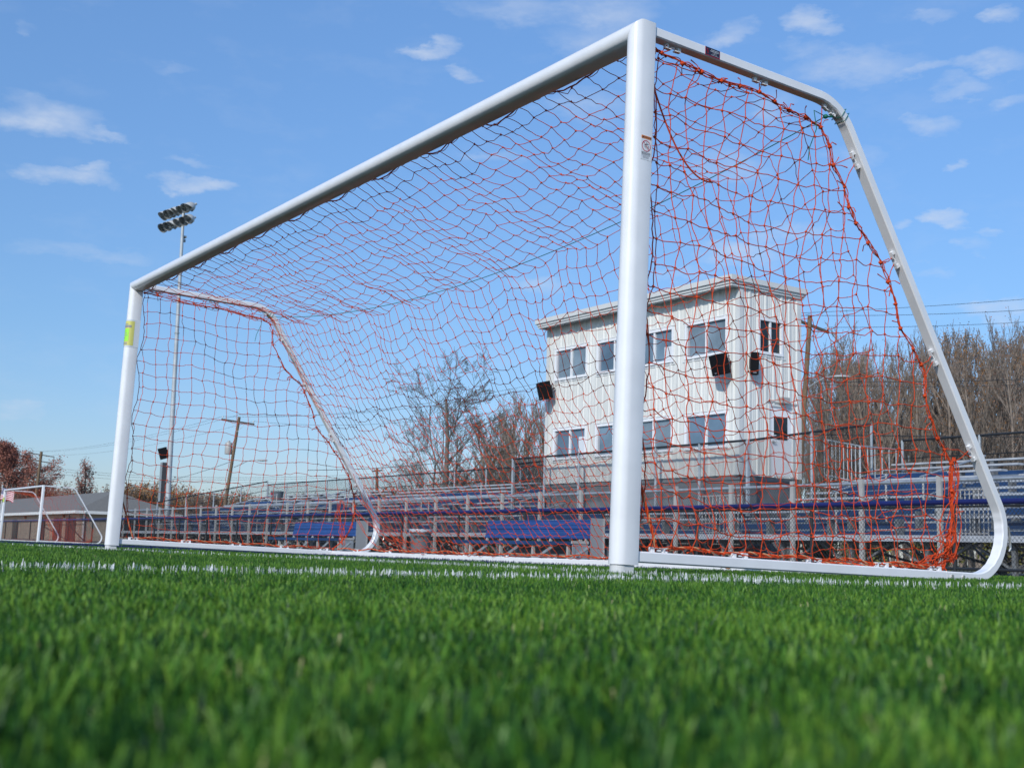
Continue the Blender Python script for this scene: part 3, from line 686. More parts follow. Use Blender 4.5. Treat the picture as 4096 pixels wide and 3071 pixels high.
    # ---- one loose pale-orange tail hanging inside the near side
    tb = NB(); tb.tubes(catenary((-.10, .17, 2.34), (-.12, .62, 1.90), .14, 18)[None], .0045, 5); tb.build('loose_tail', M['net'], n)
    return n
net = make_net('goal_net', 'orange knotted net hung on the large front goal', 11); net.location = goal.location; net.rotation_euler = goal.rotation_euler

# green cord that holds the net up between the rear top corners
cb = MB(); xs = np.linspace(-.045, -7.455, 60); cb.tube(cord_pt(xs), .0028, 6)
for X in (-.041, -7.467):
    q, t = path_near(1.42, 2.42); u = np.array([t[1], -t[0]])*-1
    for dx in (0, .03):
        ring = []
        for k in range(17):
            a = 2*pi*k/16; ring.append((X+.034*np.sign(cos(a))*min(1, abs(cos(a))*1.5), q[0]+t[0]*(.01+dx)+u[0]*.031*np.sign(sin(a))*min(1, abs(sin(a))*1.5), q[1]+t[1]*(.01+dx)+u[1]*.031*np.sign(sin(a))*min(1, abs(sin(a))*1.5)))
        cb.tube(ring, .0018, 5)
    e = cord_pt(np.array([X]))[0]
    cb.tube([e, (X, e[1]-.09, e[2]+.01), (X+.01, e[1]-.08, e[2]-.09), (X, e[1]-.12, e[2]-.20), (X, e[1]-.13, e[2]-.27)], .0025, 5)
    cb.tube([e, (X, (e[1]+q[0])/2, (e[2]+q[1])/2-.01), (X, q[0]-u[0]*.03, q[1]-u[1]*.03)], .005, 5)
    cb.lathe(e, [(0, -.014), (.012, -.007), (.014, .0), (.011, .008), (0, .014)], 8)
cord = tag(cb.build('green_cord', M['cord'], smooth=True), 'thin green cord strung across under the roof of the orange net', 'cord')
cord.location = goal.location; cord.rotation_euler = goal.rotation_euler

# laminated notice on the far post
def wrap_patch(b, s0, s1, z0, z1, off, mi=0, n=12):
    ring = dring(24); L = [0]
    pts = np.array(ring[:26]); pts = np.concatenate([[(-W_, D_-.006)], pts]); 
    seg = np.linalg.norm(np.diff(pts, axis=0), axis=1); L = np.concatenate([[0], np.cumsum(seg)])
    vs = []
    for k in range(n+1):
        s = s0+(s1-s0)*k/n; i = min(np.searchsorted(L, s, 'right')-1, len(seg)-1); u = (s-L[i])/seg[i]; p = pts[i]+(pts[i+1]-pts[i])*u
        t = (pts[i+1]-pts[i])/seg[i]; nr = np.array([t[1], -t[0]]); p = p+nr*off
        vs += [(p[0]-7.414, p[1], z0), (p[0]-7.414, p[1], z1)]
    b.add(vs, [(2*k, 2*k+2, 2*k+3, 2*k+1) for k in range(n)], mi)
nt = thing('notice', 'yellow notice with a bright green slip in a clear sleeve on the far post', 'notice')
b = MB(); wrap_patch(b, .06, .288, 1.885, 2.150, .0022, n=20); b.build('clear_sleeve', M['tinfoil'], nt, smooth=True)
b = MB(); wrap_patch(b, .06, .235, 1.900, 2.135, .0034, n=16); pg = b.build('yellow_sheet', M['paper_yellow'], nt, smooth=True)
b = MB(); wrap_patch(b, .07, .190, 1.940, 2.060, .0046, n=12); b.build('green_slip', M['paper_green'], pg, smooth=True)
b = MB()
for (z, a, c) in ((2.105, .12, .175), (2.092, .11, .205), (2.084, .11, .205), (2.076, .11, .205), (2.035, .12, .15), (2.015, .095, .17), (1.995, .09, .178), (1.972, .115, .155), (1.925, .11, .18), (1.912, .11, .18)): wrap_patch(b, a, c, z-.0032, z+.0032, .0056, n=6)
b.build('printed_lines', M['ink_grey'], pg)
nt.location = goal.location; nt.rotation_euler = goal.rotation_euler

# second goal, far down the sideline
goal_b = make_goal('soccer_goal', 'distant white soccer goal near the beige field house, black tape on its side bar', detailed=False); set_goal(goal_b, -53.0, 10.5, -.085)
NB.k = .55; net_b = make_net('goal_net', 'orange net of thinner twine hung on the distant goal near the field house', 23); NB.k = 1.0
net_b.location = goal_b.location; net_b.rotation_euler = goal_b.rotation_euler
nt_b = copy_tree(nt); nt_b['label'] = 'yellow notice on the post of the distant goal'; nt_b.location = goal_b.location; nt_b.rotation_euler = goal_b.rotation_euler

# fallen leaves on the turf
for k, (x, y, z, s, rz, lab) in enumerate(((-.82, 1.464, .045, .034, .6, 'curled orange brown leaf lying on the turf under the side bar'), (-.20, 2.30, .045, .020, 1.9, 'small grey brown leaf beside the rear end of the side bar'))):
    b = MB(); n = 9; vs = []
    for i in range(n):
        t = i/(n-1); w = sin(pi*t**.8)*.62
        for j in (-1, -.5, 0, .5, 1): vs.append(((t-.5)*2*s, j*w*s, s*(.55*(j*w)**2*1.3+.25*sin(t*7)+.10*sin(j*9+t*11))))
    b.add(vs, [(i*5+j, i*5+j+1, (i+1)*5+j+1, (i+1)*5+j) for i in range(n-1) for j in range(4)])
    o = b.build('fallen_leaf', M['leaf_litter'], smooth=True); o.location = (x, y, z); o.rotation_euler = (.25, -.2, rz); tag(o, lab, 'leaf', 'fallen leaves on the turf')

# ------------------------------------------------------------------ fences
def mesh_wires(nb, p0, p1, z0a, z1a, z0b, z1b, pitch=.055, r=.0035):
    """chain-link: crossing wires in the vertical plane from p0 to p1 (xy), bottom and top heights at both ends"""
    p0, p1 = np.array(p0, float), np.array(p1, float); L = np.linalg.norm(p1-p0); H = max(z1a-z0a, z1b-z0b)
    A, B = [], []
    def P(s, f): q = p0+(p1-p0)*s/L; za = z0a+(z0b-z0a)*s/L; zb = z1a+(z1b-z1a)*s/L; return (q[0], q[1], za+(zb-za)*f)
    step = pitch*sqrt(2)*.95; dx = H*.9
    for s in np.arange(-dx, L, step):
        a, c = s, s+dx; fa, fb = 0., 1.
        if a < 0: fa = -a/dx; a = 0
        if c > L: fb = fa+(1-fa)*(L-a)/(c-a) if c > a else fa; c = L
        if c-a < .01: continue
        A.append(P(a, fa)); B.append(P(c, fb)); A.append(P(a, 1-fa)); B.append(P(c, 1-fb))
    Pn = np.stack([np.array(A), np.array(B)], 1); nb.tubes(Pn, r, 3)
def post_row(fn, xs, parent, m, name='post'):
    first = None
    for x in xs:
        if first is None: first = fn().build(name, m, parent); o = first
        else: o = first.copy(); COL.objects.link(o); o.parent = parent
        o.location = (x, 0, 0)
# field-side fence with its blue safety cap
ff = thing('field_fence', 'waist high black chain link fence capped with blue tubing', 'fence', (0, 13.8, -.085))
post_row(lambda: MB().cyl((0, 0, 0), (0, 0, 1.16), .032, n=10), [-17.14+3.0*k for k in range(-29, 8)], ff, M['black_vinyl'])
b = MB()
for k in range(-40, 9):
    x0 = -17.0+2.4*k; b.cyl((x0, 0, 1.19), (x0+2.394, 0, 1.19+.004*sin(k*2.3)), .046, n=14)
    b.cyl((x0+2.37, 0, 1.19), (x0+2.40, 0, 1.19), .049, n=14)
b.build('safety_cap', M['cap_blue'], ff, smooth=True)
b = MB(); b.cyl((-108, 0, .125), (4, 0, .125), .024, n=8); b.cyl((-108, 0, 1.12), (4, 0, 1.12), .02, n=6); b.build('bottom_rail', M['black_vinyl'], ff)
nb = NB(); mesh_wires(nb, (-108, .03), (4, .03), .03, 1.14, .03, 1.14); nb.build('chain_link', M['black_vinyl'], ff)
# gate frame near the field house
b = MB()
for x in (-60.5, -57.6, -66.0): b.cyl((x, .05, 0), (x, .05, 1.5), .04, n=8)
b.bar((-66, .05, .95), (-57.6, .05, .95), .04, .04); b.bar((-66, .05, .95), (-60.5, .05, .15), .04, .04); b.bar((-60.5, .05, .95), (-57.6, .05, .15), .04, .04)
b.build('gate_frame', M['black_vinyl'], ff)

# ------------------------------------------------------------------ grandstand
GX0, GX1 = -60.3, -.5
GY, DECK = 16.35, .63
NROW, RISE, RUN = 10, .19, .68
PBX0, PBX1 = -28.3, -17.4           # gap of the upper rows round the press box
gs = thing('grandstand', 'long aluminium grandstand with blue risers behind the fence', 'grandstand')
def spans(i): return [(GX0, GX1)] if i < 3 else [(GX0, PBX0), (PBX1, GX1)]
AISLES = [-51.5, -43.9, -33.4, -25.9, -12.6]
def zf(i): return DECK+RISE*i
def yf(i): return 17.55+RUN*i
b = MB(); b.box(GX0, GX1, GY, 17.55, DECK-.05, DECK); b.box(GX0, GX1, GY-.02, GY+.03, DECK-.11, DECK+.012); b.build('front_walkway', M['aluminium'], gs)
for i in range(NROW):
    for (a, c) in spans(i):
        b = MB(); y = yf(i); z = zf(i)
        for y0 in (y+.02, y+.33): b.box(a, c, y0, y0+.29, z-.040, z)
        b.build('footboard', M['aluminium'], gs)
        s = MB(); cuts = [a]+[q for x in AISLES if a < x < c for q in (x-.55, x+.55)]+[c]
        for p, q in zip(cuts[0::2], cuts[1::2]):
            n = max(1, int((q-p)/4.6)); 
            for k in range(n):
                u0 = p+(q-p)*k/n; u1 = p+(q-p)*(k+1)/n-.012; s.box(u0, u1, y+.40, y+.65, z+.395, z+.44)
        s.build('seat_plank', M['aluminium'], gs)
        r = MB(); r.box(a, c, y+.655, y+.667, z-.02, z+RISE-.042)
        r.build('riser', M['seat_blue'], gs)
# blue panels on the lower rows' seat fronts
for i in (1, 2, 4, 5, 7):
    for (a, c) in spans(i):
        rr = random.Random(i*7+int(a)); x = a+rr.uniform(0, 3)
        while x < c-3.2:
            L = rr.uniform(2, 4.4); MB().box(x, min(x+L, c), yf(i)+.385, yf(i)+.398, zf(i)+.30, zf(i)+.43).build('seat_front', M['seat_blue'], gs); x += L+rr.uniform(1.5, 9)
f0 = None
for k in range(34):
    x = GX0+.2+1.83*k; short = PBX0-.3 < x < PBX1+.3
    key = 's' if short else 'l'
    if f0 is None: f0 = {}
    if key not in f0:
        top = 3 if short else NROW; b = MB()
        b.bar((0, 17.55, DECK-.13), (0, yf(top-1)+.6, zf(top-1)-.13), .05, .12); b.bar((0, GY, DECK-.12), (0, 17.55, DECK-.12), .05, .10)
        for (y, zt) in ((16.55, DECK-.17), (19.0, zf(2)-.17))+(() if short else ((21.6, zf(6)-.17), (24.1, zf(9)-.17))): b.box(-.04, .04, y-.04, y+.04, -.09, zt)
        b.bar((.0, 16.6, .05), (0, 18.95, zf(2)-.22), .04, .05); b.bar((0, 18.95, .05), (0, 16.65, DECK-.2), .04, .05)
        b.bar((0.05, 16.62, .0), (.88, 16.62, DECK-.16), .04, .05, (0, 1, 0)); b.bar((1.78, 16.66, .0), (.95, 16.66, DECK-.16), .04, .05, (0, 1, 0))
        for i in range(top): b.box(-.05, .05, yf(i)+.43, yf(i)+.62, zf(i)-.06, zf(i)+.395)
        if not short: b.bar((0, 19.05, .1), (0, 24.0, zf(9)-.3), .04, .05); b.bar((0, 24.05, .1), (0, 21.6, zf(6)-.3), .04, .05)
        f0[key] = b.build('support_frame', M['steel_dark'], gs); o = f0[key]
    else: o = f0[key].copy(); COL.objects.link(o); o.parent = gs
    o.location = (x, 0, 0)
b = MB()
for (x0, x1, y, z0, z1) in ((GX0, PBX0, yf(NROW)+.02, 1.75, 2.5), (PBX1, GX1, yf(NROW)+.02, 1.75, 2.5)): b.box(x0, x1, y, y+.02, z0, z1)
b.build('rear_panel', M['grey_wall'], gs)
# guard fence along the front walkway
gf = thing('guard_fence', 'chain link guard fence with pale channel posts along the stand front', 'fence', (0, 16.3, 0))
def gpost(): return MB().box(-.05, .05, -.02, -.010, -.08, 1.76).box(-.05, -.038, -.010, .04, -.08, 1.76).box(.038, .05, -.010, .04, -.08, 1.76)
post_row(gpost, [-17.53+1.824*k for k in range(-23, 10)], gf, M['alu_pale'])
b = MB(); b.cyl((GX0+.3, .06, 1.665), (GX1, .06, 1.665), .036, n=10); b.build('top_rail', M['galv'], gf, smooth=True)
nb = NB(); mesh_wires(nb, (GX0+.3, .065), (GX1, .065), .42, 1.66, .42, 1.66); nb.build('chain_link', M['black_vinyl'], gf)
# fences round the back and the end
def fence(name, label, p0, p1, za, zb, h, npost, m=M['galv'], mid=True):
    t = thing(name, label, 'fence'); b = MB()
    b.cyl((*p0, za+h), (*p1, zb+h), .03, n=8); 
    if mid: b.cyl((*p0, za+h*.52), (*p1, zb+h*.52), .016, n=6)
    b.build('rail', M['black_vinyl'], t)
    for k in range(npost+1):
        u = k/npost; q = (p0[0]+(p1[0]-p0[0])*u, p0[1]+(p1[1]-p0[1])*u); z = za+(zb-za)*u
        MB().cyl((*q, z-.45), (*q, z+h+.01), .038, n=8).build('post', m, t)
    nb = NB(); mesh_wires(nb, p0, p1, za+.02, za+h, zb+.02, zb+h); nb.build('chain_link', M['black_vinyl'], t); return t
fence('rear_fence', 'long chain link fence along the back of the stand left of the press box', (GX0, 24.55), (PBX0, 24.55), 2.42, 2.42, 1.06, 13)
fence('rear_fence', 'chain link fence along the back of the stand right of the press box', (PBX1, 24.55), (GX1, 24.55), 2.42, 2.42, 1.03, 7)
fence('end_fence', 'sloping chain link fence closing the far left end of the stand', (GX0, 18.3), (GX0, 24.5), 1.15, 2.60, 1.06, 4)
fence('gangway_fence', 'chain link fence crossing the stand in front of the white press box', (PBX0, 19.05), (-17.9, 19.05), 1.62, 1.62, 1.46, 6, mid=False)
fence('gangway_fence', 'short chain link fence running back past the press box door', (-17.9, 19.1), (-17.2, 23.0), 1.62, 2.3, 1.46, 2, mid=False)
fence('gangway_fence', 'short chain link fence behind the left end of the press box', (PBX0, 19.1), (PBX0, 24.4), 1.62, 2.4, 1.3, 3, mid=False)
# aisle handrails
def rail_at(x, y0, z0, dy=2.2, label=''):
    t = thing('aisle_handrail', label, 'handrail', (x, y0, z0), group='handrails in the stand aisles')
    s = RISE/RUN*dy; b = MB(); b.cyl((0, -.1, .93), (0, dy+.06, .93+s), .022, n=8); b.cyl((0, 0, .50), (0, dy, .50+s), .022, n=8); b.build('rail', M['galv'], t)
    for q in (0, dy): MB().cyl((0, q, 0), (0, q, .95+s*q/dy), .024, n=8).build('post', M['alu_pale'], t)
def row_z(y): return DECK+RISE*(y-17.55)/RUN
for x, y, lab in ((-12.6, 19.0, 'aisle handrail right of the press box near the goal frame'), (-25.9, 17.7, 'aisle handrail in front of the press box left windows'), (-33.4, 19.0, 'aisle handrail left of the press box seen through the net'),
                  (-43.9, 19.0, 'aisle handrail above the left team bench'), (-51.5, 19.0, 'aisle handrail at the far left end of the stand')): rail_at(x, y, row_z(y), label=lab)
for x, y, lab in ((-13.9, 17.7, 'lower aisle handrail behind the right end of the net'), (-34.6, 17.7, 'lower aisle handrail behind the grey rubbish bin'), (-45.5, 17.7, 'lower aisle handrail behind the left team bench')): rail_at(x, y, row_z(y), 1.7, lab)
# picket barriers
def pickets(p0, p1, z0, z1, h, n, label, col):
    t = thing('picket_railing', label, 'railing', group='picket railings on the stand'); b = MB()
    for zz in (h, .08): MB().cyl((*p0, z0+zz), (*p1, z1+zz), .02, n=6).build('rail', col, t)
    for k in range(n+1):
        u = k/n; q = (p0[0]+(p1[0]-p0[0])*u, p0[1]+(p1[1]-p0[1])*u); z = z0+(z1-z0)*u; b.cyl((*q, z), (*q, z+h), .013, n=6)
    b.build('pickets', col, t)
pickets((-17.9, 17.4), (-16.45, 17.4), .63, .63, .95, 12, 'white picket railing on the walkway below the press box door', M['alu_pale'])
pickets((-10.65, 17.4), (-9.95, 17.4), .63, .63, .92, 7, 'white picket railing on the walkway behind the goal rear bend', M['alu_pale'])
pickets((-17.95, 22.0), (-16.78, 22.0), 2.30, 2.06, 1.03, 9, 'grey picket railing at the stairs right of the press box', M['galv'])
pickets((-16.75, 22.0), (-16.72, 23.4), 2.06, 2.06, 1.03, 5, 'grey picket railing returning back from the press box stairs', M['galv'])

# ------------------------------------------------------------------ press box
BX0, BX1, BY0, BY1, BZ0, BZ1 = -27.15, -18.62, 19.5, 21.80, 2.26, 7.30
pb = thing('press_box', 'white two storey press box with ribbed metal siding and sliding windows', 'building', (0, 0, 0))
WINS = [(-26.70, -25.08, 5.52, 6.50), (-24.58, -22.96, 5.52, 6.50), (-22.80, -21.18, 5.52, 6.50), (-20.68, -19.06, 5.52, 6.50),
        (-26.70, -25.06, 3.01, 3.96), (-24.58, -22.96, 3.01, 3.96), (-22.80, -21.18, 3.01, 3.96), (-20.66, -19.05, 3.01, 3.96)]
EWIN = (20.18, 21.10, 5.55, 6.50); EDOOR = (20.60, 21.50, 2.30, 4.18)
def siding(b, a0, a1, z0, z1, holes, pt):
    """ribbed sheet: profile offset outward by o along the wall; pt(s,o,z)->xyz"""
    prof = []; s = a0; pit = .305
    while s < a1-1e-6:
        for ds, o in ((0, 0), (.035, .026), (.085, .026), (.12, 0), (.175, 0), (.183, .006), (.205, .006), (.213, 0), (.235, 0), (.243, .006), (.265, .006), (.273, 0)):
            if s+ds < a1: prof.append((s+ds, o))
        s += pit
    prof.append((a1, 0))
    ex = sorted(set([q for h in holes for q in h[:2]]))
    pr = []
    for (s0, o0), (s1, o1) in zip(prof[:-1], prof[1:]):
        pr.append((s0, o0))
        for e in ex:
            if s0 < e < s1: pr.append((e, o0+(o1-o0)*(e-s0)/(s1-s0)))
    pr.append(prof[-1])
    for (s0, o0), (s1, o1) in zip(pr[:-1], pr[1:]):
        m = (s0+s1)/2; zz = [(z0, z1)]
        for h in holes:
            if h[0] < m < h[1]:
                nz_ = []
                for a, c in zz:
                    if h[2] > a and h[3] < c: nz_ += [(a, h[2]), (h[3], c)]
                    elif h[2] <= a and h[3] > a: nz_.append((h[3], c))
                    else: nz_.append((a, c))
                zz = nz_
        for a, c in zz: b.add([pt(s0, o0, a), pt(s1, o1, a), pt(s1, o1, c), pt(s0, o0, c)], [(0, 1, 2, 3)])
b = MB(); siding(b, BX0, BX1, BZ0, BZ1, WINS, lambda s, o, z: (s, BY0-o, z)); b.build('front_wall', M['wall_white'], pb)
b = MB(); siding(b, BY0, BY1, BZ0, BZ1, [EWIN, EDOOR], lambda s, o, z: (BX1+o, s, z)); b.build('end_wall', M['wall_white'], pb)
b = MB(); siding(b, BY0, BY1, BZ0, BZ1, [], lambda s, o, z: (BX0-o, s, z)); b.build('end_wall', M['wall_white'], pb)
b = MB(); siding(b, BX0, BX1, BZ0, BZ1, [], lambda s, o, z: (s, BY1+o, z)); b.build('back_wall', M['wall_white'], pb)
for (x, y, sx, sy) in ((BX1, BY0, 1, -1), (BX0, BY0, -1, -1), (BX1, BY1, 1, 1), (BX0, BY1, -1, 1)):
    b = MB(); b.box(min(x+sx*.028, x+sx*.030), max(x+sx*.028, x+sx*.030), min(y+sy*.03, y-sy*.11), max(y+sy*.03, y-sy*.11), BZ0, BZ1-.02)
    b.box(min(x+sx*.027, x-sx*.12), max(x+sx*.027, x-sx*.12), min(y+sy*.028, y+sy*.030), max(y+sy*.028, y+sy*.030), BZ0, BZ1-.02)
    b.build('corner_trim', M['trim_white'], pb)
b = MB(); b.box(BX0+.05, BX1-.05, BY0+.06, BY1-.06, 4.55, 4.75); b.box(BX0+.02, BX1-.02, BY0+.03, BY1-.03, BZ0-.12, BZ0-.002); b.box(BX0+.05, BX1-.05, BY0+.06, BY1-.1, -.09, BZ0-.125); b.build('floor_deck', M['grey_wall'], pb)
# mono-pitch roof: low at the back, deep fascia with two steps
b = MB(); FY0, FY1, RX0, RX1 = 19.06, 21.98, -27.30, -18.47
b.add([(RX0+.05, FY0+.05, 7.44), (RX1-.05, FY0+.05, 7.44), (RX1-.05, FY1-.05, 7.38), (RX0+.05, FY1-.05, 7.38)], [(0, 1, 2, 3)])
b.box(RX0+.06, RX1-.06, FY0+.10, FY1-.06, 7.285, 7.31)
x = RX0+.3
while x < RX1-.2: b.box(x, x+.16, FY0+.18, BY0-.04, 7.262, 7.284); x += .31
rf = b.build('roof', M['trim_white'], pb)
b = MB()
for (o, z0, z1) in ((0, 7.36, 7.50), (.018, 7.352, 7.362), (.045, 7.285, 7.355), (.075, 7.222, 7.287), (.11, 7.205, 7.224)):
    x0, x1, y0, y1 = RX0+o, RX1-o, FY0+o, FY1-o; w = .03
    b.box(x0, x1, y0, y0+w, z0, z1); b.box(x0, x1, y1-w, y1, z0, z1); b.box(x0, x0+w, y0+w+.001, y1-w-.001, z0, z1); b.box(x1-w, x1, y0+w+.001, y1-w-.001, z0, z1)
b.build('fascia', M['trim_white'], rf)
def window(pt, a0, a1, z0, z1, pane_m, flip=False):
    """pt(s,depth,z) with depth outward positive"""
    fr = MB()
    def bx(s0, s1, d0, d1, za, zb): 
        vs = [pt(s, d, z) for z in (za, zb) for d in (d0, d1) for s in (s0, s1)]
        fr.add(vs, [(0, 2, 3, 1), (4, 5, 7, 6), (0, 1, 5, 4), (2, 6, 7, 3), (0, 4, 6, 2), (1, 3, 7, 5)])
    w = .055; a, c = a0, a1
    bx(a-.02, c+.02, -.06, .04, z1-w, z1+.015); bx(a-.02, c+.02, -.06, .045, z0-.015, z0+w)
    bx(a-.02, a+w, -.058, .038, z0+w+.001, z1-w-.001); bx(c-w, c+.02, -.058, .038, z0+w+.001, z1-w-.001)
    mid = (a+c)/2; bx(mid-.028, mid+.028, -.05, .022, z0+w+.001, z1-w-.001)
    bx(a-.10, c+.10, .027, .034, z1+.045, z1+.062); bx(a-.10, c+.10, .027, .034, z0-.075, z0-.058)
    wf = fr.build('window', M['frame_white'], pb)
    for (s0, s1, d) in ((a+w, mid-.028, -.020), (mid+.028, c-w, -.035)):
        p = MB(); p.add([pt(s0, d, z0+w), pt(s1, d, z0+w), pt(s1, d, z1-w), pt(s0, d, z1-w)], [(0, 1, 2, 3)]); p.build('pane', pane_m, wf)
    return wf
for k, (a, c, z0, z1) in enumerate(WINS):
    wf = window(lambda s, d, z: (s, BY0-d, z), a, c, z0, z1, M[('glass', 'glass_b', 'glass_c')[(k*5+2) % 3]])
    cu = MB()      # pale curtain edges just behind the glass show at the jambs
    cu.add([(a+.06, BY0+.016, z0+.06), (a+.15, BY0+.016, z0+.06), (a+.15, BY0+.016, z1-.06), (a+.06, BY0+.016, z1-.06)], [(0, 1, 2, 3)])
    cu.build('curtain', M['ink_grey'], wf)
    if k in (2, 4):
        sh = MB(); m0 = (a+c)/2; sh.add([(c-.42, BY0+.028, z0+.08), (c-.10, BY0+.028, z0+.08), (c-.10, BY0+.028, z0+.46+.2*(k == 4)), (c-.42, BY0+.028, z0+.46+.2*(k == 4))], [(0, 1, 2, 3)])
        sh.build('pinned_sheet', M['sticker_white'], wf)
window(lambda s, d, z: (BX1+d, s, z), *EWIN, M['dark_glass'])
d = MB(); y0, y1, z0, z1 = EDOOR
d.box(BX1-.03, BX1+.012, y0+.03, y1-.03, z0, z1-.03); dr = d.build('door', M['frame_white'], pb)
d = MB(); d.box(BX1-.04, BX1+.04, y0-.04, y0+.029, z0, z1+.03); d.box(BX1-.04, BX1+.04, y1-.029, y1+.04, z0, z1+.03); d.box(BX1-.04, BX1+.04, y0+.030, y1-.030, z1-.028, z1+.03)
d.box(BX1+.027, BX1+.05, y0-.10, y1+.15, z1+.10, z1+.125); d.build('door_frame', M['trim_white'], dr)
d = MB(); d.box(BX1+.013, BX1+.018, y0+.17, y0+.69, z0+.98, z1-.28); d.build('door_glass', M['dark_glass'], dr)
d = MB(); d.box(BX1+.019, BX1+.021, y0+.175, y0+.26, z0+.985, z0+1.10); d.build('door_notice', M['sticker_white'], dr)
d = MB(); d.cyl((BX1+.013, y0+.12, z0+.90), (BX1+.05, y0+.12, z0+.90), .035, n=12); d.bar((BX1+.06, y0+.11, z0+.90), (BX1+.06, y0+.23, z0+.895), .02, .02); d.build('handle', M['bare_metal'], dr)
d = MB(); d.box(BX1+.027, BX1+.16, 20.93, 21.24, 4.26, 4.42); d.bar((BX1+.03, 20.93, 4.42), (BX1+.2, 20.93, 4.36), .01, .02); d.build('wall_light', M['alu_pale'], pb)
def speaker(label, loc, yaw, tilt, w=.40, h=.55, dp=.36):
    t = thing('loudspeaker', label, 'loudspeaker', loc, (tilt, 0, yaw), group='black loudspeakers fixed on walls and poles')
    b = MB(); vs = [(-w/2, -dp/2, -h/2), (w/2, -dp/2, -h/2), (w*.33, dp/2, -h/2), (-w*.33, dp/2, -h/2), (-w/2, -dp/2, h/2), (w/2, -dp/2, h/2), (w*.33, dp/2, h/2), (-w*.33, dp/2, h/2)]
    b.add(vs, [(0, 3, 2, 1), (4, 5, 6, 7), (0, 1, 5, 4), (1, 2, 6, 5), (2, 3, 7, 6), (3, 0, 4, 7)]); b.build('cabinet', M['speaker'], t)
    g_ = MB(); g_.box(-w/2+.015, w/2-.015, -dp/2-.012, -dp/2-.001, -h/2+.02, h/2-.02); g_.build('grille', M['speaker'], t)
    g_ = MB(); g_.box(-.04, .05, -dp/2-.0145, -dp/2-.0125, -h/2+.05, -h/2+.07); g_.build('badge', M['ink_grey'], t)
    g_ = MB(); g_.box(-.10, .10, dp/2+.001, dp/2+.05, -.14, .14); g_.bar((0, dp/2+.05, 0), (0, dp/2+.16, .02), .05, .05); g_.build('bracket', M['dark_metal'], t)
    return t
speaker('black loudspeaker at the left edge of the press box front', (-26.75, 19.13, 5.18), radians(-18), radians(14))
speaker('black loudspeaker below the upper right front window of the press box', (-18.98, 19.15, 5.16), radians(-14), radians(14))
speaker('tall black loudspeaker on the end wall of the press box', (BX1+.17, 19.86, 5.20), radians(60), radians(6), .22, .60, .18)

# ------------------------------------------------------------------ team benches, bin
def bench(label, x0, x1):
    t = thing('team_bench', label, 'bench', (x0, 12.7, -.085), group='blue team benches in front of the fence'); L = x1-x0
    s = MB(); s.box(-.62, L-.02, -.40, -.13, .405, .445); s.box(-.62, L-.02, -.40, -.392, .37, .404); s.box(-.62, L-.02, -.115, .11, .405, .445); s.build('seat', M['seat_blue'], t)
    for k in range(2):
        b = MB(); d = np.array([0, .20, .98]); d /= np.linalg.norm(d); n = np.array([0, -d[2], d[1]])
        base = np.array([L/2-.0, .13, .505+.0])+d*(.215*k+.105)
        prof = [(-.103, 0), (-.09, .012), (-.06, .012), (-.05, .006), (-.02, .006), (-.01, .012), (.03, .012), (.04, .006), (.07, .006), (.08, .012), (.103, .012), (.103, -.03), (-.103, -.03)]
        b.prism(prof, lambda u, v, q: tuple(np.array([q, 0, 0])+base*np.array([0, 1, 1])+d*u+n*v), 0, L-.05); b.build('backrest_board', M['bench_blue'], t)
    nleg = 4
    for k in range(nleg):
        x = .05+(L-.25)*k/(nleg-1)*.98; b = MB(); b.box(x, x+.06, -.36, -.30, 0, .36); b.box(x, x+.06, .06, .12, 0, .36); b.box(x, x+.06, -.38, .14, .362, .402); b.bar((x+.03, .10, .36), (x+.03, .30, .93), .05, .05)
        b.build('leg', M['alu_pale'], t); b = MB(); b.bar((x+.08, -.33, .05), (x+.75, -.33, .34), .03, .06); b.build('brace', M['galv'], t)
    b = MB(); b.box(L, L+.012, .06, .42, 0.0, .95); b.box(L, L+.04, .408, .42, 0, .95); ep = b.build('end_panel', M['diamond'], t)
    b = MB(); b.box(L-.04, L+.002, -.42, .02, .40, .46); b.bar((L-.02, .12, .46), (L-.02, .24, .94), .06, .05); b.build('end_cap', M['alu_pale'], t)
    b = MB(); b.box(L-.03, L+.0, -.40, -.34, 0, .39); b.box(L-.012, L, -.33, -.002, 0, .39); b.build('end_leg', M['galv'], t)
    b = MB(); b.box(.35, L-.05, .50, .58, .30, .34); b.box(.35, L-.05, .56, .58, .0, .30); b.build('rear_shelf', M['grey_wall'], t)
bench('blue team bench at the right, showing in the gap beside the near post', -20.40, -16.28)
bench('blue team bench at the left, behind the far rear bend of the goal', -31.25, -26.9)
t = thing('rubbish_bin', 'round grey rubbish bin with a pale liner between the two blue benches', 'bin', (-22.53, 12.3, -.085))
b = MB(); b.lathe((0, 0, 0), [(0, 0), (.22, 0), (.262, .58), (.262, .59), (.285, .60), (.285, .67), (.27, .68), (.25, .66), (.21, .05)], 28); b.build('body', M['rubber_grey'], t, smooth=True)
b = MB(); prof = [(.24, .57), (.272, .682), (.290, .692), (.297, .66), (.294, .625)]; n = 40
vs = [((r+.008*sin(k*3.7+j*2))*cos(2*pi*k/n)*1.0 if True else 0, (r+.008*sin(k*3.7+j*2))*sin(2*pi*k/n), h+.012*sin(k*2.3+j*1.7)) for j, (r, h) in enumerate(prof) for k in range(n)]
b.add(vs, [(j*n+k, j*n+(k+1) % n, (j+1)*n+(k+1) % n, (j+1)*n+k) for j in range(len(prof)-1) for k in range(n)]); b.build('liner', M['bin_bag'], t, smooth=True)
hb = MB(); hb.box(-.32, -.265, -.05, .05, .53, .56); hb.box(.265, .32, -.05, .05, .53, .56); hb.build('handle', M['rubber_grey'], t)
a = atan2(.78, -.62)
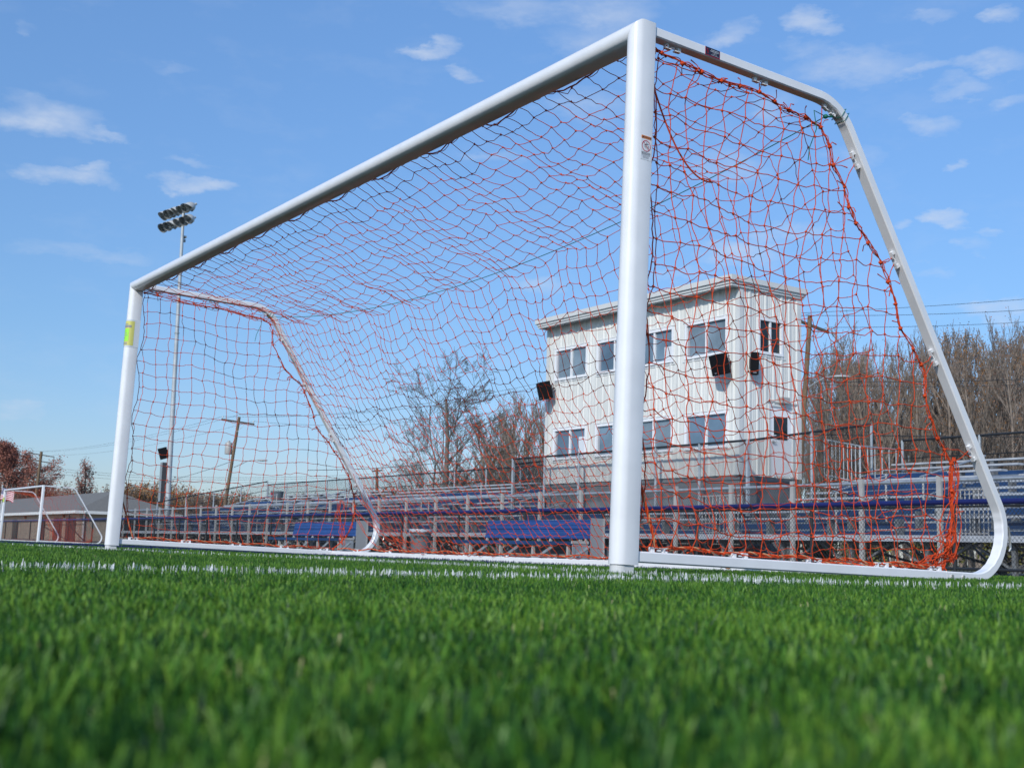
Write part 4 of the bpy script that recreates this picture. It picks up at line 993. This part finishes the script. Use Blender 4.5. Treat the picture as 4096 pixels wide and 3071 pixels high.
text_mesh('bin_lettering', 'BRUTE', .085, M['ink'], t, frame4((.268*cos(-.75), .268*sin(-.75), .505), (-sin(-.75), cos(-.75), 0), (0, 0, 1)), .012)
t = thing('rubbish_bin', 'grey rubbish barrel standing on the top rows of the stand', 'bin', (-56.2, 23.3, zf(8)))
b = MB(); b.lathe((0, 0, 0), [(0, 0), (.27, 0), (.33, .72), (.35, .74), (.35, .80), (.30, .80), (.26, .1)], 20); b.build('body', M['rubber_grey'], t, smooth=True)
b = MB(); b.box(-.06, .10, -.355, -.33, .60, .70); b.build('red_sticker', M['sticker_red'], t)

# ------------------------------------------------------------------ floodlight mast
def vertical_pt(base, px, py):       # point above base seen along a given bearing/elevation
    d = dirof(px, py); n = np.array([d[0], d[1]]); n /= np.linalg.norm(n)
    tt = np.dot(base[:2]-CAM[:2], n)/np.dot(d[:2], n); return CAM+d*tt
def dpt(px, py, D): 
    d = FWD+RGT*(px-2048)/4891.65-UPV*(py-1535.5)/4891.65; return CAM+d*D
lp0 = dpt(668, 2080, 70); lp0[2] = -.1; lptop = vertical_pt(lp0, 735, 832)
lp = thing('floodlight_mast', 'tall galvanised floodlight mast with two rows of round lamps', 'floodlight mast', tuple(lp0))
v = lptop-lp0; b = MB(); b.cyl((0, 0, 0), tuple(v*.42), .155, .135, 16); b.cyl(tuple(v*.42), tuple(v), .130, .085, 16)
for f in (.30, .62): b.cyl(tuple(v*f), tuple(v*(f+.002)), .155, n=16)
b.build('mast', M['mast'], lp, smooth=True)
ax = np.array([.985, .17, 0])
for (row, pxl, pxr, n) in ((0, (655, 866), (770, 820), 7), (1, (654, 918), (771, 868), 6)):
    L = 3.3; c = v-np.array([0, 0, .25+.75*row]); cx = -.45
    b = MB(); b.bar(c+ax*(cx-L/2), c+ax*(cx+L/2), .10, .10); b.build('crossarm', M['galv'], lp)
    for k in range(n):
        u = cx-L/2+.1+(L-.2)*k/(n-1); base = c+ax*u+np.array([0, -.12, .12])
        aim = np.array([.35+.5*sin(k*1.7+row), -1.0, -.62+.1*sin(k*2.9)]); aim /= np.linalg.norm(aim)
        fl = MB(); fl.lathe(base-aim*.24, [(0, 0), (.14, .03), (.23, .12), (.285, .26), (.30, .34)], 18, aim); fl.lathe(base-aim*.24, [(0, -.16), (.07, -.14), (.08, 0)], 10, aim)
        up = np.array([0, 0, 1])-aim*aim[2]; up /= np.linalg.norm(up); sd_ = np.cross(aim, up); vs = []
        for q in range(13):
            a = -.2*pi+1.4*pi*q/12; e = cos(a)*sd_+sin(a)*up; ln = .16*max(0, sin(a)+.35)
            vs += [base+aim*.10+e*.302, base+aim*(.10+ln)+e*.305]
        fl.add(vs, [(2*q, 2*q+2, 2*q+3, 2*q+1) for q in range(12)])
        f_ = fl.build('floodlight', M['lamp_shell'], lp, smooth=True)
        rl = MB(); rl.lathe(base-aim*.24, [(0, .02), (.13, .05), (.22, .14), (.272, .27), (.285, .335)], 18, aim); rl.build('reflector', M['reflector'], f_, smooth=True)
        rl = MB(); rl.lathe(base-aim*.2, [(0, 0), (.03, .02), (.035, .15), (0, .2)], 8, aim); rl.build('bulb', M['porcelain'], f_, smooth=True)
b = MB(); b.box(-.5, -.1, -.1, .1, v[2]-1.75, v[2]-1.65); b.box(-.35, -.2, -.08, .08, v[2]-2.0, v[2]-1.85); b.build('junction_box', M['grey_box'], lp)
cbx = thing('equipment_cabinet', 'tall narrow grey cabinet strapped to the floodlight mast', 'cabinet', tuple(lp0))
ctop = vertical_pt(lp0, 652, 1848)[2]-lp0[2]; cbot = vertical_pt(lp0, 648, 2005)[2]-lp0[2]
b = MB(); b.box(-.55, -.18, -.42, -.08, cbot, ctop); b.build('cabinet_body', M['grey_box'], cbx)
b = MB(); b.box(-.179, -.165, -.42, -.08, cbot+.03, ctop-.03); b.build('cabinet_side', M['dark_metal'], cbx)
for f in (.1, .5, .9): 
    q = MB(); q.box(-.60, .18, -.20, -.175, cbot+(ctop-cbot)*f, cbot+(ctop-cbot)*f+.05); q.build('strap', M['galv'], cbx)
sz = vertical_pt(lp0, 655, 1812)[2]
speaker('black loudspeaker clamped to the floodlight mast', (lp0[0]-.25, lp0[1]-.38, sz), radians(-20), radians(18), .62, .62, .5)

# ------------------------------------------------------------------ utility poles and lines
def upole(label, base, top, arms, extras=None, r=.17):
    t = thing('utility_pole', label, 'utility pole', tuple(base), group='wooden utility poles behind the stand'); v = np.asarray(top)-np.asarray(base)
    b = MB(); b.cyl((0, 0, 0), tuple(v), r*1.1, r*.8, 12); b.build('pole', M['wood_pole'], t, smooth=True); tips = []
    for (a, c) in arms:
        a = np.asarray(a)-base; c = np.asarray(c)-base; b = MB(); b.bar(a, c, .12, .13)
        m = (a+c)/2
        b.build('crossarm', M['wood_dark'], t)
        br = MB()
        for s in (.28, .72): q = a+(c-a)*s; br.bar(q-np.array([0, 0, .05]), m-np.array([0, 0, .75])+(q-m)*.05, .03, .04)
        br.build('brace', M['galv'], t)
        for s in (.03, .97):
            q = a+(c-a)*s; i = MB(); i.lathe(q+np.array([0, 0, .06]), [(.02, 0), (.02, .08), (.06, .10), (.06, .16), (.03, .2), (0, .2)], 8); i.build('insulator', M['porcelain'], t, smooth=True); tips.append(base+q+np.array([0, 0, .24]))
    return t, tips
def street_arm(t, base, pts, rl=.32):
    P = np.array(pts)-base; b = MB(); b.tube(P, .035, 6); b.build('lamp_arm', M['galv'], t)
    e = P[-1]; d = P[-1]-P[-2]; d[2] = 0; d /= np.linalg.norm(d); sx = np.cross(d, (0, 0, 1))
    b = MB(); vs = []; prof = [(0, .03, .03), (.12, .10, .07), (.45, .17, .10), (.75, .13, .07), (.88, .02, .02)]; n = 10
    for (l, w, h) in prof: 
        for k in range(n): a = 2*pi*k/n; vs.append(e+d*l+sx*w*cos(a)+np.array([0, 0, h*sin(a)*(1.0 if sin(a) > 0 else .75)]))
    b.add(vs, [(j*n+k, j*n+(k+1) % n, (j+1)*n+(k+1) % n, (j+1)*n+k) for j in range(len(prof)-1) for k in range(n)]); b.build('lamp_head', M['lamp_shell'], t, smooth=True)
def arm(px0, px1, D, dz=0): return dpt(*px0, D), dpt(*px1, D)
p1b = dpt(905, 1990, 95); p1b = p1b+(p1b-dpt(957, 1672, 95))*.62; p1t = dpt(957, 1668, 95)
p1, tips1 = upole('brown utility pole with one crossarm and a pale transformer seen through the far side net', p1b, p1t, [arm((886, 1677), (1017, 1697), 95)], r=.14)
tb_ = dpt(921, 1795, 95)-p1b; b = MB(); b.lathe(tb_+np.array([-.1, -.1, -.42]), [(0, 0), (.26, 0), (.28, .05), (.28, .85), (.26, .9), (.1, .95), (.1, 1.05), (0, 1.05)], 16); b.build('transformer', M['alu_pale'], p1, smooth=True)
street_arm(p1, p1b, [dpt(935, 1868, 95), dpt(960, 1858, 95), dpt(985, 1845, 95), dpt(1005, 1840, 95), dpt(1026, 1840, 95)])
p2b = dpt(148, 1950, 170); p2b = p2b+(p2b-dpt(165, 1808, 170))*1.3; p2t = dpt(166, 1806, 170)
p2, tips2 = upole('weathered utility pole with two crossarms beside the red leaved tree', p2b, p2t, [arm((116, 1811), (215, 1827), 170), arm((124, 1838), (200, 1851), 170)], r=.24)
street_arm(p2, p2b, [dpt(160, 1918, 170), dpt(185, 1907, 170), dpt(205, 1905, 170), dpt(222, 1905, 170)])
p3b = dpt(3212, 1700, 60); p3b = p3b+(p3b-dpt(3240, 1265, 60))*1.0; p3t = dpt(3240, 1263, 60)
p3, tips3 = upole('pale brown utility pole rising behind the right end of the press box', p3b, p3t, [arm((3185, 1279), (3316, 1330), 60)], r=.14)
street_arm(p3, p3b, [dpt(3226, 1555, 60), dpt(3262, 1530, 60), dpt(3300, 1510, 60), dpt(3330, 1506, 60)])
p4b = dpt(1508, 2060, 120); p4t = dpt(1508, 1872, 120)
p4, tips4 = upole('small distant utility pole behind the rear fence', p4b, p4t, [arm((1488, 1885), (1530, 1880), 120)], r=.16)
def wire(label, pts, r=.011, grp='overhead power lines'):
    b = MB(); b.tube(np.array(pts), r, 4); tag(b.build('power_line', M['wire']), label, 'power line', grp)
R3 = [dpt(4600, 1152, 60), dpt(4600, 1200, 60), dpt(4600, 1250, 60), dpt(4600, 1488, 60), dpt(4600, 1504, 60)]
wire('power line from the top of the pole by the press box to the right edge', catenary(dpt(3206, 1252, 60), R3[0], .12)); wire('power line second from the top right of the press box', catenary(tips3[0], R3[1], .25)); wire('power line from the crossarm end right of the press box', catenary(tips3[1], R3[2], .2))
wire('dark cable crossing in front of the bare woods, upper of the pair', catenary(dpt(3222, 1525, 60), R3[3], .2), .015); wire('dark cable crossing in front of the bare woods, lower of the pair', catenary(dpt(3222, 1535, 60), R3[4], .3), .010)
wire('long sagging power line between the transformer pole and the press box pole, top one', catenary(tips1[0], tips3[0], 1.5, 30)); wire('long sagging power line between the transformer pole and the press box pole, middle one', catenary(p1t+np.array([0, 0, .2]), p3t+np.array([0, 0, .1]), 1.65, 30)); wire('long sagging power line between the transformer pole and the press box pole, lowest one', catenary(tips1[1], tips3[1], 1.9, 30))
for k, (a, c, w) in enumerate(((tips1[0], tips2[0], 'upper'), (p1t+np.array([0, 0, .2]), p2t, 'middle'), (tips1[1], tips2[1], 'lower'))): wire('%s power line running left from the transformer pole to the far pole' % w, catenary(a, c, .7, 20))
for k, (y0, y1, w) in enumerate(((1915, 1912, 'upper'), (1925, 1920, 'middle'), (1938, 1930, 'lower'))): wire('%s low telephone line from the two armed pole past the transformer pole' % w, catenary(dpt(163, y0-50, 168), dpt(1540, y1-20, 118), .9, 24), .016)
wire('slanting guy cable left of the transformer pole', catenary(dpt(925, 1845, 95), dpt(560, 1945, 105), .2), .02)
wire('black cable above the rear fence right of the press box', catenary(dpt(3230, 1737, 38), dpt(4600, 1741, 38), .05), .012)
wire('black cable low over the rear fence left of the press box', catenary(dpt(1230, 1880, 52), dpt(2190, 1785, 52), .25), .012)

# ------------------------------------------------------------------ field house and flag
hc = dpt(305, 2037, 107); HX, HY = hc[0], hc[1]
fh = thing('field_house', 'low beige field house with brown doors and grey hipped roof', 'building', (HX-.45, HY+.45, -.1)); hw, hd, hz = 48.0, 8.6, 2.75
b = MB(); b.box(-hw, 0, 0, hd, 0, hz-.02); b.build('wall', M['beige_wall'], fh)
b = MB(); o = .5; rh = 2.05; vs = [(-hw-o, -o, hz), (o, -o, hz), (o, hd+o, hz), (-hw-o, hd+o, hz), (-hw+4.2, hd/2, hz+rh), (-4.2, hd/2, hz+rh)]
b.add(vs, [(0, 1, 5, 4), (1, 2, 5), (2, 3, 4, 5), (3, 0, 4), (3, 2, 1, 0)]); rf = b.build('roof', M['shingle'], fh)
b = MB(); b.box(-hw-o-.06, o+.06, -o-.06, -o, hz-.24, hz+.02); b.box(o, o+.06, -o, hd+o, hz-.24, hz+.02); b.box(-hw-o-.06, -hw-o, -o, hd+o, hz-.24, hz+.02); b.box(-hw-o, o, hd+o, hd+o+.06, hz-.24, hz+.02); b.build('gutter', M['trim_white'], rf)
b = MB(); b.cyl((-9.5, hd/2+.1, hz+rh-.1), (-9.5, hd/2+.1, hz+rh+.25), .1, n=10); b.build('vent_pipe', M['trim_white'], rf)
b = MB(); b.bar((o+.1, .35, hz-.05), (.12, .35, hz-.45), .12, .12); b.box(.06, .16, .29, .41, .1, hz-.45); b.build('downspout', M['trim_white'], fh)
for x, dw in ((-12.2, .7), (-6.9, 1.4), (-2.6, 1.5)):
    b = MB(); b.box(x-dw, x+dw, -.03, -.002, 0, 2.1); dd = b.build('door', M['brown_door'], fh)
    b = MB(); b.box(x-dw-.08, x-dw, -.04, -.003, 0, 2.18); b.box(x+dw, x+dw+.08, -.04, -.003, 0, 2.18); b.box(x-dw, x+dw, -.04, -.003, 2.10, 2.18); b.box(x-.03, x+.03, -.045, -.031, 0, 2.1); b.build('door_frame', M['brown_door'], dd)
b = MB(); b.box(-24.4, -22.6, -.05, -.004, 0, 2.1); b.build('window', M['dark_glass'], fh)
for x in (-4.75, -19.0): b = MB(); b.box(x-.12, x+.12, -.22, -.004, 2.2, 2.45); b.build('wall_lamp', M['leaf_brown'], fh)
b = MB(); b.box(.003, .02, 3.2, 6.2, .6, 2.3); b.build('dark_opening', M['dark_glass'], fh)
fp0 = dpt(5, 2060, 100); fp0[2] = -.1; fpt = vertical_pt(fp0, 10, 1938)
fp = thing('flagpole', 'slim white flagpole left of the distant goal', 'flagpole', tuple(fp0)); b = MB(); b.cyl((0, 0, 0), tuple(fpt-fp0), .05, .035, 8); b.build('pole', M['trim_white'], fp)
fl = thing('flag', 'striped flag with a dark blue corner hanging from its slim pole', 'flag', tuple(fp0+(fpt-fp0)*.94)); b = MB(); n = 16; ex = np.array([.80, .60, 0])
hgt, lng = .95, 1.7
def fpnt(u, w): return tuple(ex*(u*lng*.78)+np.array([.10*sin(u*8), -.12*sin(u*7+w), 0])+np.array([0, 0, -w*hgt-.26*u*u]))
for r in range(13):
    for k in range(n):
        mi = 0 if r % 2 == 0 else 1
        if r < 7 and k < 6: mi = 2
        b.add([fpnt(k/n, r/13), fpnt((k+1)/n, r/13), fpnt((k+1)/n, (r+1)/13), fpnt(k/n, (r+1)/13)], [(0, 1, 2, 3)], mi)
for r in range(5):
    for k in range(5): 
        c = np.array(fpnt((k+.7)/n, (r+.6)/9.5)); b.obox(c+np.array([.3, -.3, 0])*.03, ex*.018, (0, .004, 0), (0, 0, .018), 1)
b.build('cloth', [M['flag_red'], M['flag_white'], M['flag_blue']], fl)

# ------------------------------------------------------------------ trees
def grow(seed, H, r0, kind):
    g = np.random.default_rng(seed); Ps, Rs, tips = [], [], []
    spec = dict(spread=dict(n=(13, 8, 7, 5), ang=(.80, .62, .66, .7), ln=(.60, .56, .50, .48), up=.11, t0=.24),
                upright=dict(n=(17, 7, 6, 0), ang=(.50, .42, .45, .5), ln=(.42, .46, .50, .5), up=.5, t0=.18),
                slender=dict(n=(24, 6, 5, 0), ang=(.5, .45, .5, .6), ln=(.27, .45, .5, .5), up=.5, t0=.25),
                brush=dict(n=(16, 7, 5, 0), ang=(.7, .6, .6, .6), ln=(.55, .45, .5, .5), up=.28, t0=.05))[kind]
    def branch(p, d, L, r, lev):
        k = 5; pts = [p]; dd = d.copy()
        for i in range(k-1):
            dd = dd+g.normal(0, .085 if lev else .05, 3)+np.array([0, 0, spec['up']*(.35 if lev else .1)]); dd /= np.linalg.norm(dd); pts.append(pts[-1]+dd*L/(k-1))
        pts = np.array(pts); rr = r*np.linspace(1, .42 if lev else .30, k); Ps.append(pts); Rs.append(np.maximum(rr, .0085 if kind == 'spread' else .0105))
        if lev >= 4 or spec['n'][lev] == 0: tips.append(pts[-1]); tips.append(pts[2]); return
        n = spec['n'][lev]
        for q in range(n):
            t = spec['t0'] + (1-spec['t0'])*(q+g.random())/n if lev == 0 else .2+.8*(q+g.random())/n
            i = min(int(t*(k-1)), k-2); u = t*(k-1)-i; pp = pts[i]+(pts[i+1]-pts[i])*u; dl = pts[i+1]-pts[i]; dl /= np.linalg.norm(dl)
            a = np.cross(dl, g.normal(0, 1, 3)); a /= np.linalg.norm(a); an = spec['ang'][lev]*g.uniform(.7, 1.25)
            nd = dl*cos(an)+a*sin(an); nl = L*spec['ln'][lev]*g.uniform(.7, 1.25)*(1.15-.65*t if lev == 0 else 1-.4*t)
            branch(pp, nd, nl, max(.007, r*(1-.6*t)*(.40 if kind == 'spread' else .48)), lev+1)
    stems = 1 if kind != 'brush' else 4
    for s in range(stems):
        d = np.array([0, 0, 1.0])+g.normal(0, .05 if stems == 1 else .3, 3); d /= np.linalg.norm(d); branch(np.array([g.normal(0, .1)*(stems > 1), g.normal(0, .1)*(stems > 1), -.1]), d, H*(1 if stems == 1 else .8), r0, 0)
    return np.array(Ps), np.array(Rs), np.array(tips)
def leaves(tips, n, size, g, spread):
    c = tips[g.integers(0, len(tips), n)]+g.normal(0, spread, (n, 3)); a = g.normal(0, 1, (n, 3)); a /= np.linalg.norm(a, axis=1)[:, None]; q = np.cross(a, g.normal(0, 1, (n, 3))); q /= np.linalg.norm(q, axis=1)[:, None]
    s = size*g.uniform(.6, 1.4, (n, 1)); V = np.stack([c-a*s, c+q*s*.6, c+a*s, c-q*s*.6], 1); return V.reshape(-1, 3), np.arange(n*4).reshape(n, 4)
def tree_proto(name, label, cat, seed, H, r0, kind, bark, leafm=None, nleaf=0, lsize=.09, lspread=.15, group=None):
    t = thing(name, label, cat, (0, 0, -500), group=group); P, R, tips = grow(seed, H, r0, kind)
    V, Q = tubes(P[:1], R[:1], 8); big('trunk', V, Q, mats=bark, parent=t, smooth=True)
    V, Q = tubes(P[1:], R[1:], 3); VV, QQ, MI = [V], [Q], [np.zeros(len(Q), int)]
    if leafm is not None and nleaf:
        g = np.random.default_rng(seed+99); LV, LQ = leaves(tips, nleaf, lsize, g, lspread); VV.append(LV); QQ.append(LQ+len(V)); MI.append(np.ones(len(LQ), int))
    big('crown', np.concatenate(VV), np.concatenate(QQ), mats=[bark]+([leafm] if leafm is not None else []), mi=np.concatenate(MI), parent=t)
    return t
used = set()
def place(proto, x, y, s, rz, label=None, group=None, sz=None):
    o = proto if proto.name not in used else copy_tree(proto); used.add(proto.name) if o is proto else None
    o.location = (x, y, -.1); o.scale = (s, s, sz or s); o.rotation_euler = (0, 0, rz)
    if label: o['label'] = label
    if group: o['group'] = group
    return o
def ground_at(px, D):
    p = dpt(px, 2150, D); return p[0], p[1]
big_oak = tree_proto('bare_tree', 'large bare spreading tree standing behind the stand left of the press box', 'tree', 3, 9.2, .19, 'spread', M['bark'])
x, y = ground_at(1775, 72); place(big_oak, x, y, 1.18, .6, sz=1.0)
x, y = ground_at(1690, 78); place(big_oak, x, y, .66, 2.2, 'smaller bare spreading tree overlapping the left of the large bare tree')
pro = [tree_proto('woodland_tree', '', 'tree', 21, 12, .13, 'upright', M['bark_grey'], M['leaf_brown'], 700, .05, .25), tree_proto('woodland_tree', '', 'tree', 22, 13, .14, 'slender', M['bark_grey'], M['leaf_orange'], 300, .05, .25),
       tree_proto('woodland_tree', '', 'tree', 23, 12.5, .12, 'upright', M['bark'], M['leaf_orange'], 1700, .06, .25), tree_proto('woodland_tree', '', 'tree', 24, 13.5, .15, 'slender', M['bark_grey'], None, 0),
       tree_proto('woodland_tree', '', 'tree', 25, 11.5, .12, 'upright', M['bark_grey'], M['leaf_red'], 380, .045, .25)]
rr = random.Random(5)
labs = ['bare grey tree with a few brown leaves in the woods right of the press box', 'slender nearly leafless tree in the woods right of the press box', 'tree holding orange leaves in the woods right of the press box', 'slender leafless tree in the woods right of the press box', 'bare tree with a few reddish leaves in the woods right of the press box']
G_ = 'trees of the bare woods right of the press box'
def wood(px, D, top, k, lab=None):
    x, y = ground_at(px, D); need = (2240-top)/4891.65*D; base = (12, 13, 12.5, 13.5, 11.5)[k]*1.12; s = need/base
    place(pro[k], x, y, s*rr.uniform(.85, 1.1), rr.uniform(0, 6.28), lab or labs[k], G_, sz=s)
px = 3225
while px < 4700:
    for D in (70, 82, 96):
        top = np.interp(px, [3225, 3300, 3500, 3700, 3900, 4100, 4700], [1440, 1370, 1350, 1330, 1280, 1270, 1280])+rr.uniform(-35, 100)+(D-70)*1.2
        k = rr.choice([0, 0, 1, 3, 3, 4]) if px < 3400 else rr.choice([0, 1, 1, 3, 3, 0, 4])
        wood(px+rr.uniform(-22, 22), D+rr.uniform(-5, 5), top, k)
    px += 44
for px, top, D in ((3880, 1340, 74), (3950, 1325, 76), (4040, 1370, 78), (3930, 1420, 70)): wood(px, D, top, 2)
wood(3760, 72, 1305, 3, 'tallest slender leafless tree in the right woods, above the goal frame slope')
G2 = 'bare trees between the large bare tree and the press box'
for px, top, k, D in ((1935, 1660, 0, 76), (2000, 1600, 1, 80), (2060, 1590, 4, 74), (2110, 1560, 0, 82), (2165, 1590, 1, 76), (2210, 1570, 3, 80), (2030, 1700, 2, 70), (1880, 1720, 4, 84), (2140, 1660, 4, 66), (1965, 1640, 3, 70), (1850, 1690, 1, 80), (2090, 1640, 3, 70), (2190, 1620, 0, 70), (2240, 1600, 4, 76)):
    x, y = ground_at(px, D); s = (2210-top)/4891.65*D/((12, 13, 12.5, 13.5, 11.5)[k]*1.12)
    place(pro[k], x, y, s*1.25, rr.uniform(0, 6), ['bare grey tree', 'slender nearly bare tree', 'low tree with orange leaves', 'leafless thin tree', 'reddish bare tree'][k]+' between the large bare tree and the press box', G2, sz=s)
red = tree_proto('red_tree', 'broad tree full of dull red leaves at the left edge', 'tree', 41, 9.0, .24, 'spread', M['bark'], M['leaf_red'], 24000, .085, .26)
x, y = ground_at(30, 178); place(red, x, y, 1.45, .4, sz=1.22)
small = tree_proto('red_tree', 'small open tree with sparse pinkish red leaves behind the field house', 'tree', 42, 8.0, .16, 'upright', M['bark'], M['leaf_red'], 2000, .085, .25)
x, y = ground_at(335, 185); place(small, x, y, 1.28, 1.1)
brush = [tree_proto('brush_clump', 'bare grey brown brush far behind the stand', 'shrub', 51, 5.0, .06, 'brush', M['bark_grey'], M['leaf_brown'], 500, .08, .2), tree_proto('brush_clump', 'tawny leaved brush far behind the stand', 'shrub', 52, 5.2, .06, 'brush', M['bark_grey'], M['leaf_orange'], 1500, .09, .25)]
G3 = 'brush and scrub trees along the far horizon'
k = 0
for px in range(-120, 2300, 36):
    D = 118+rr.uniform(-8, 40); x, y = ground_at(px+rr.uniform(-12, 12), D)
    if px < 720: D = 195+rr.uniform(0, 25); x, y = ground_at(px, D)
    top = np.interp(px, [0, 230, 420, 560, 700, 860, 1050, 1500, 1900], [1935, 1925, 1955, 1900, 1925, 1930, 1955, 1940, 1830])+rr.uniform(-30, 30)
    s = (2165-top)/4891.65*D/5.6; kk = 1 if (500 < px < 660 or 740 < px < 800 or rr.random() < .18) else 0
    place(brush[kk], x, y, s*1.1, rr.uniform(0, 6), ('tawny leaved' if kk else 'bare grey brown')+' brush on the far horizon behind the stand', G3, sz=s)
hed = tree_proto('yellow_shrub', 'yellow green shrub showing under the stand', 'shrub', 61, 1.7, .03, 'brush', M['bark'], M['leaf_yellow'], 2600, .06, .16)
for q in range(20):
    place(hed, -45+q*2.3, 29.2+rr.uniform(-.6, .6), rr.uniform(.8, 1.15), rr.uniform(0, 6), 'yellow green shrub growing behind the stand, seen through its understructure', 'yellow shrubs behind the stand')
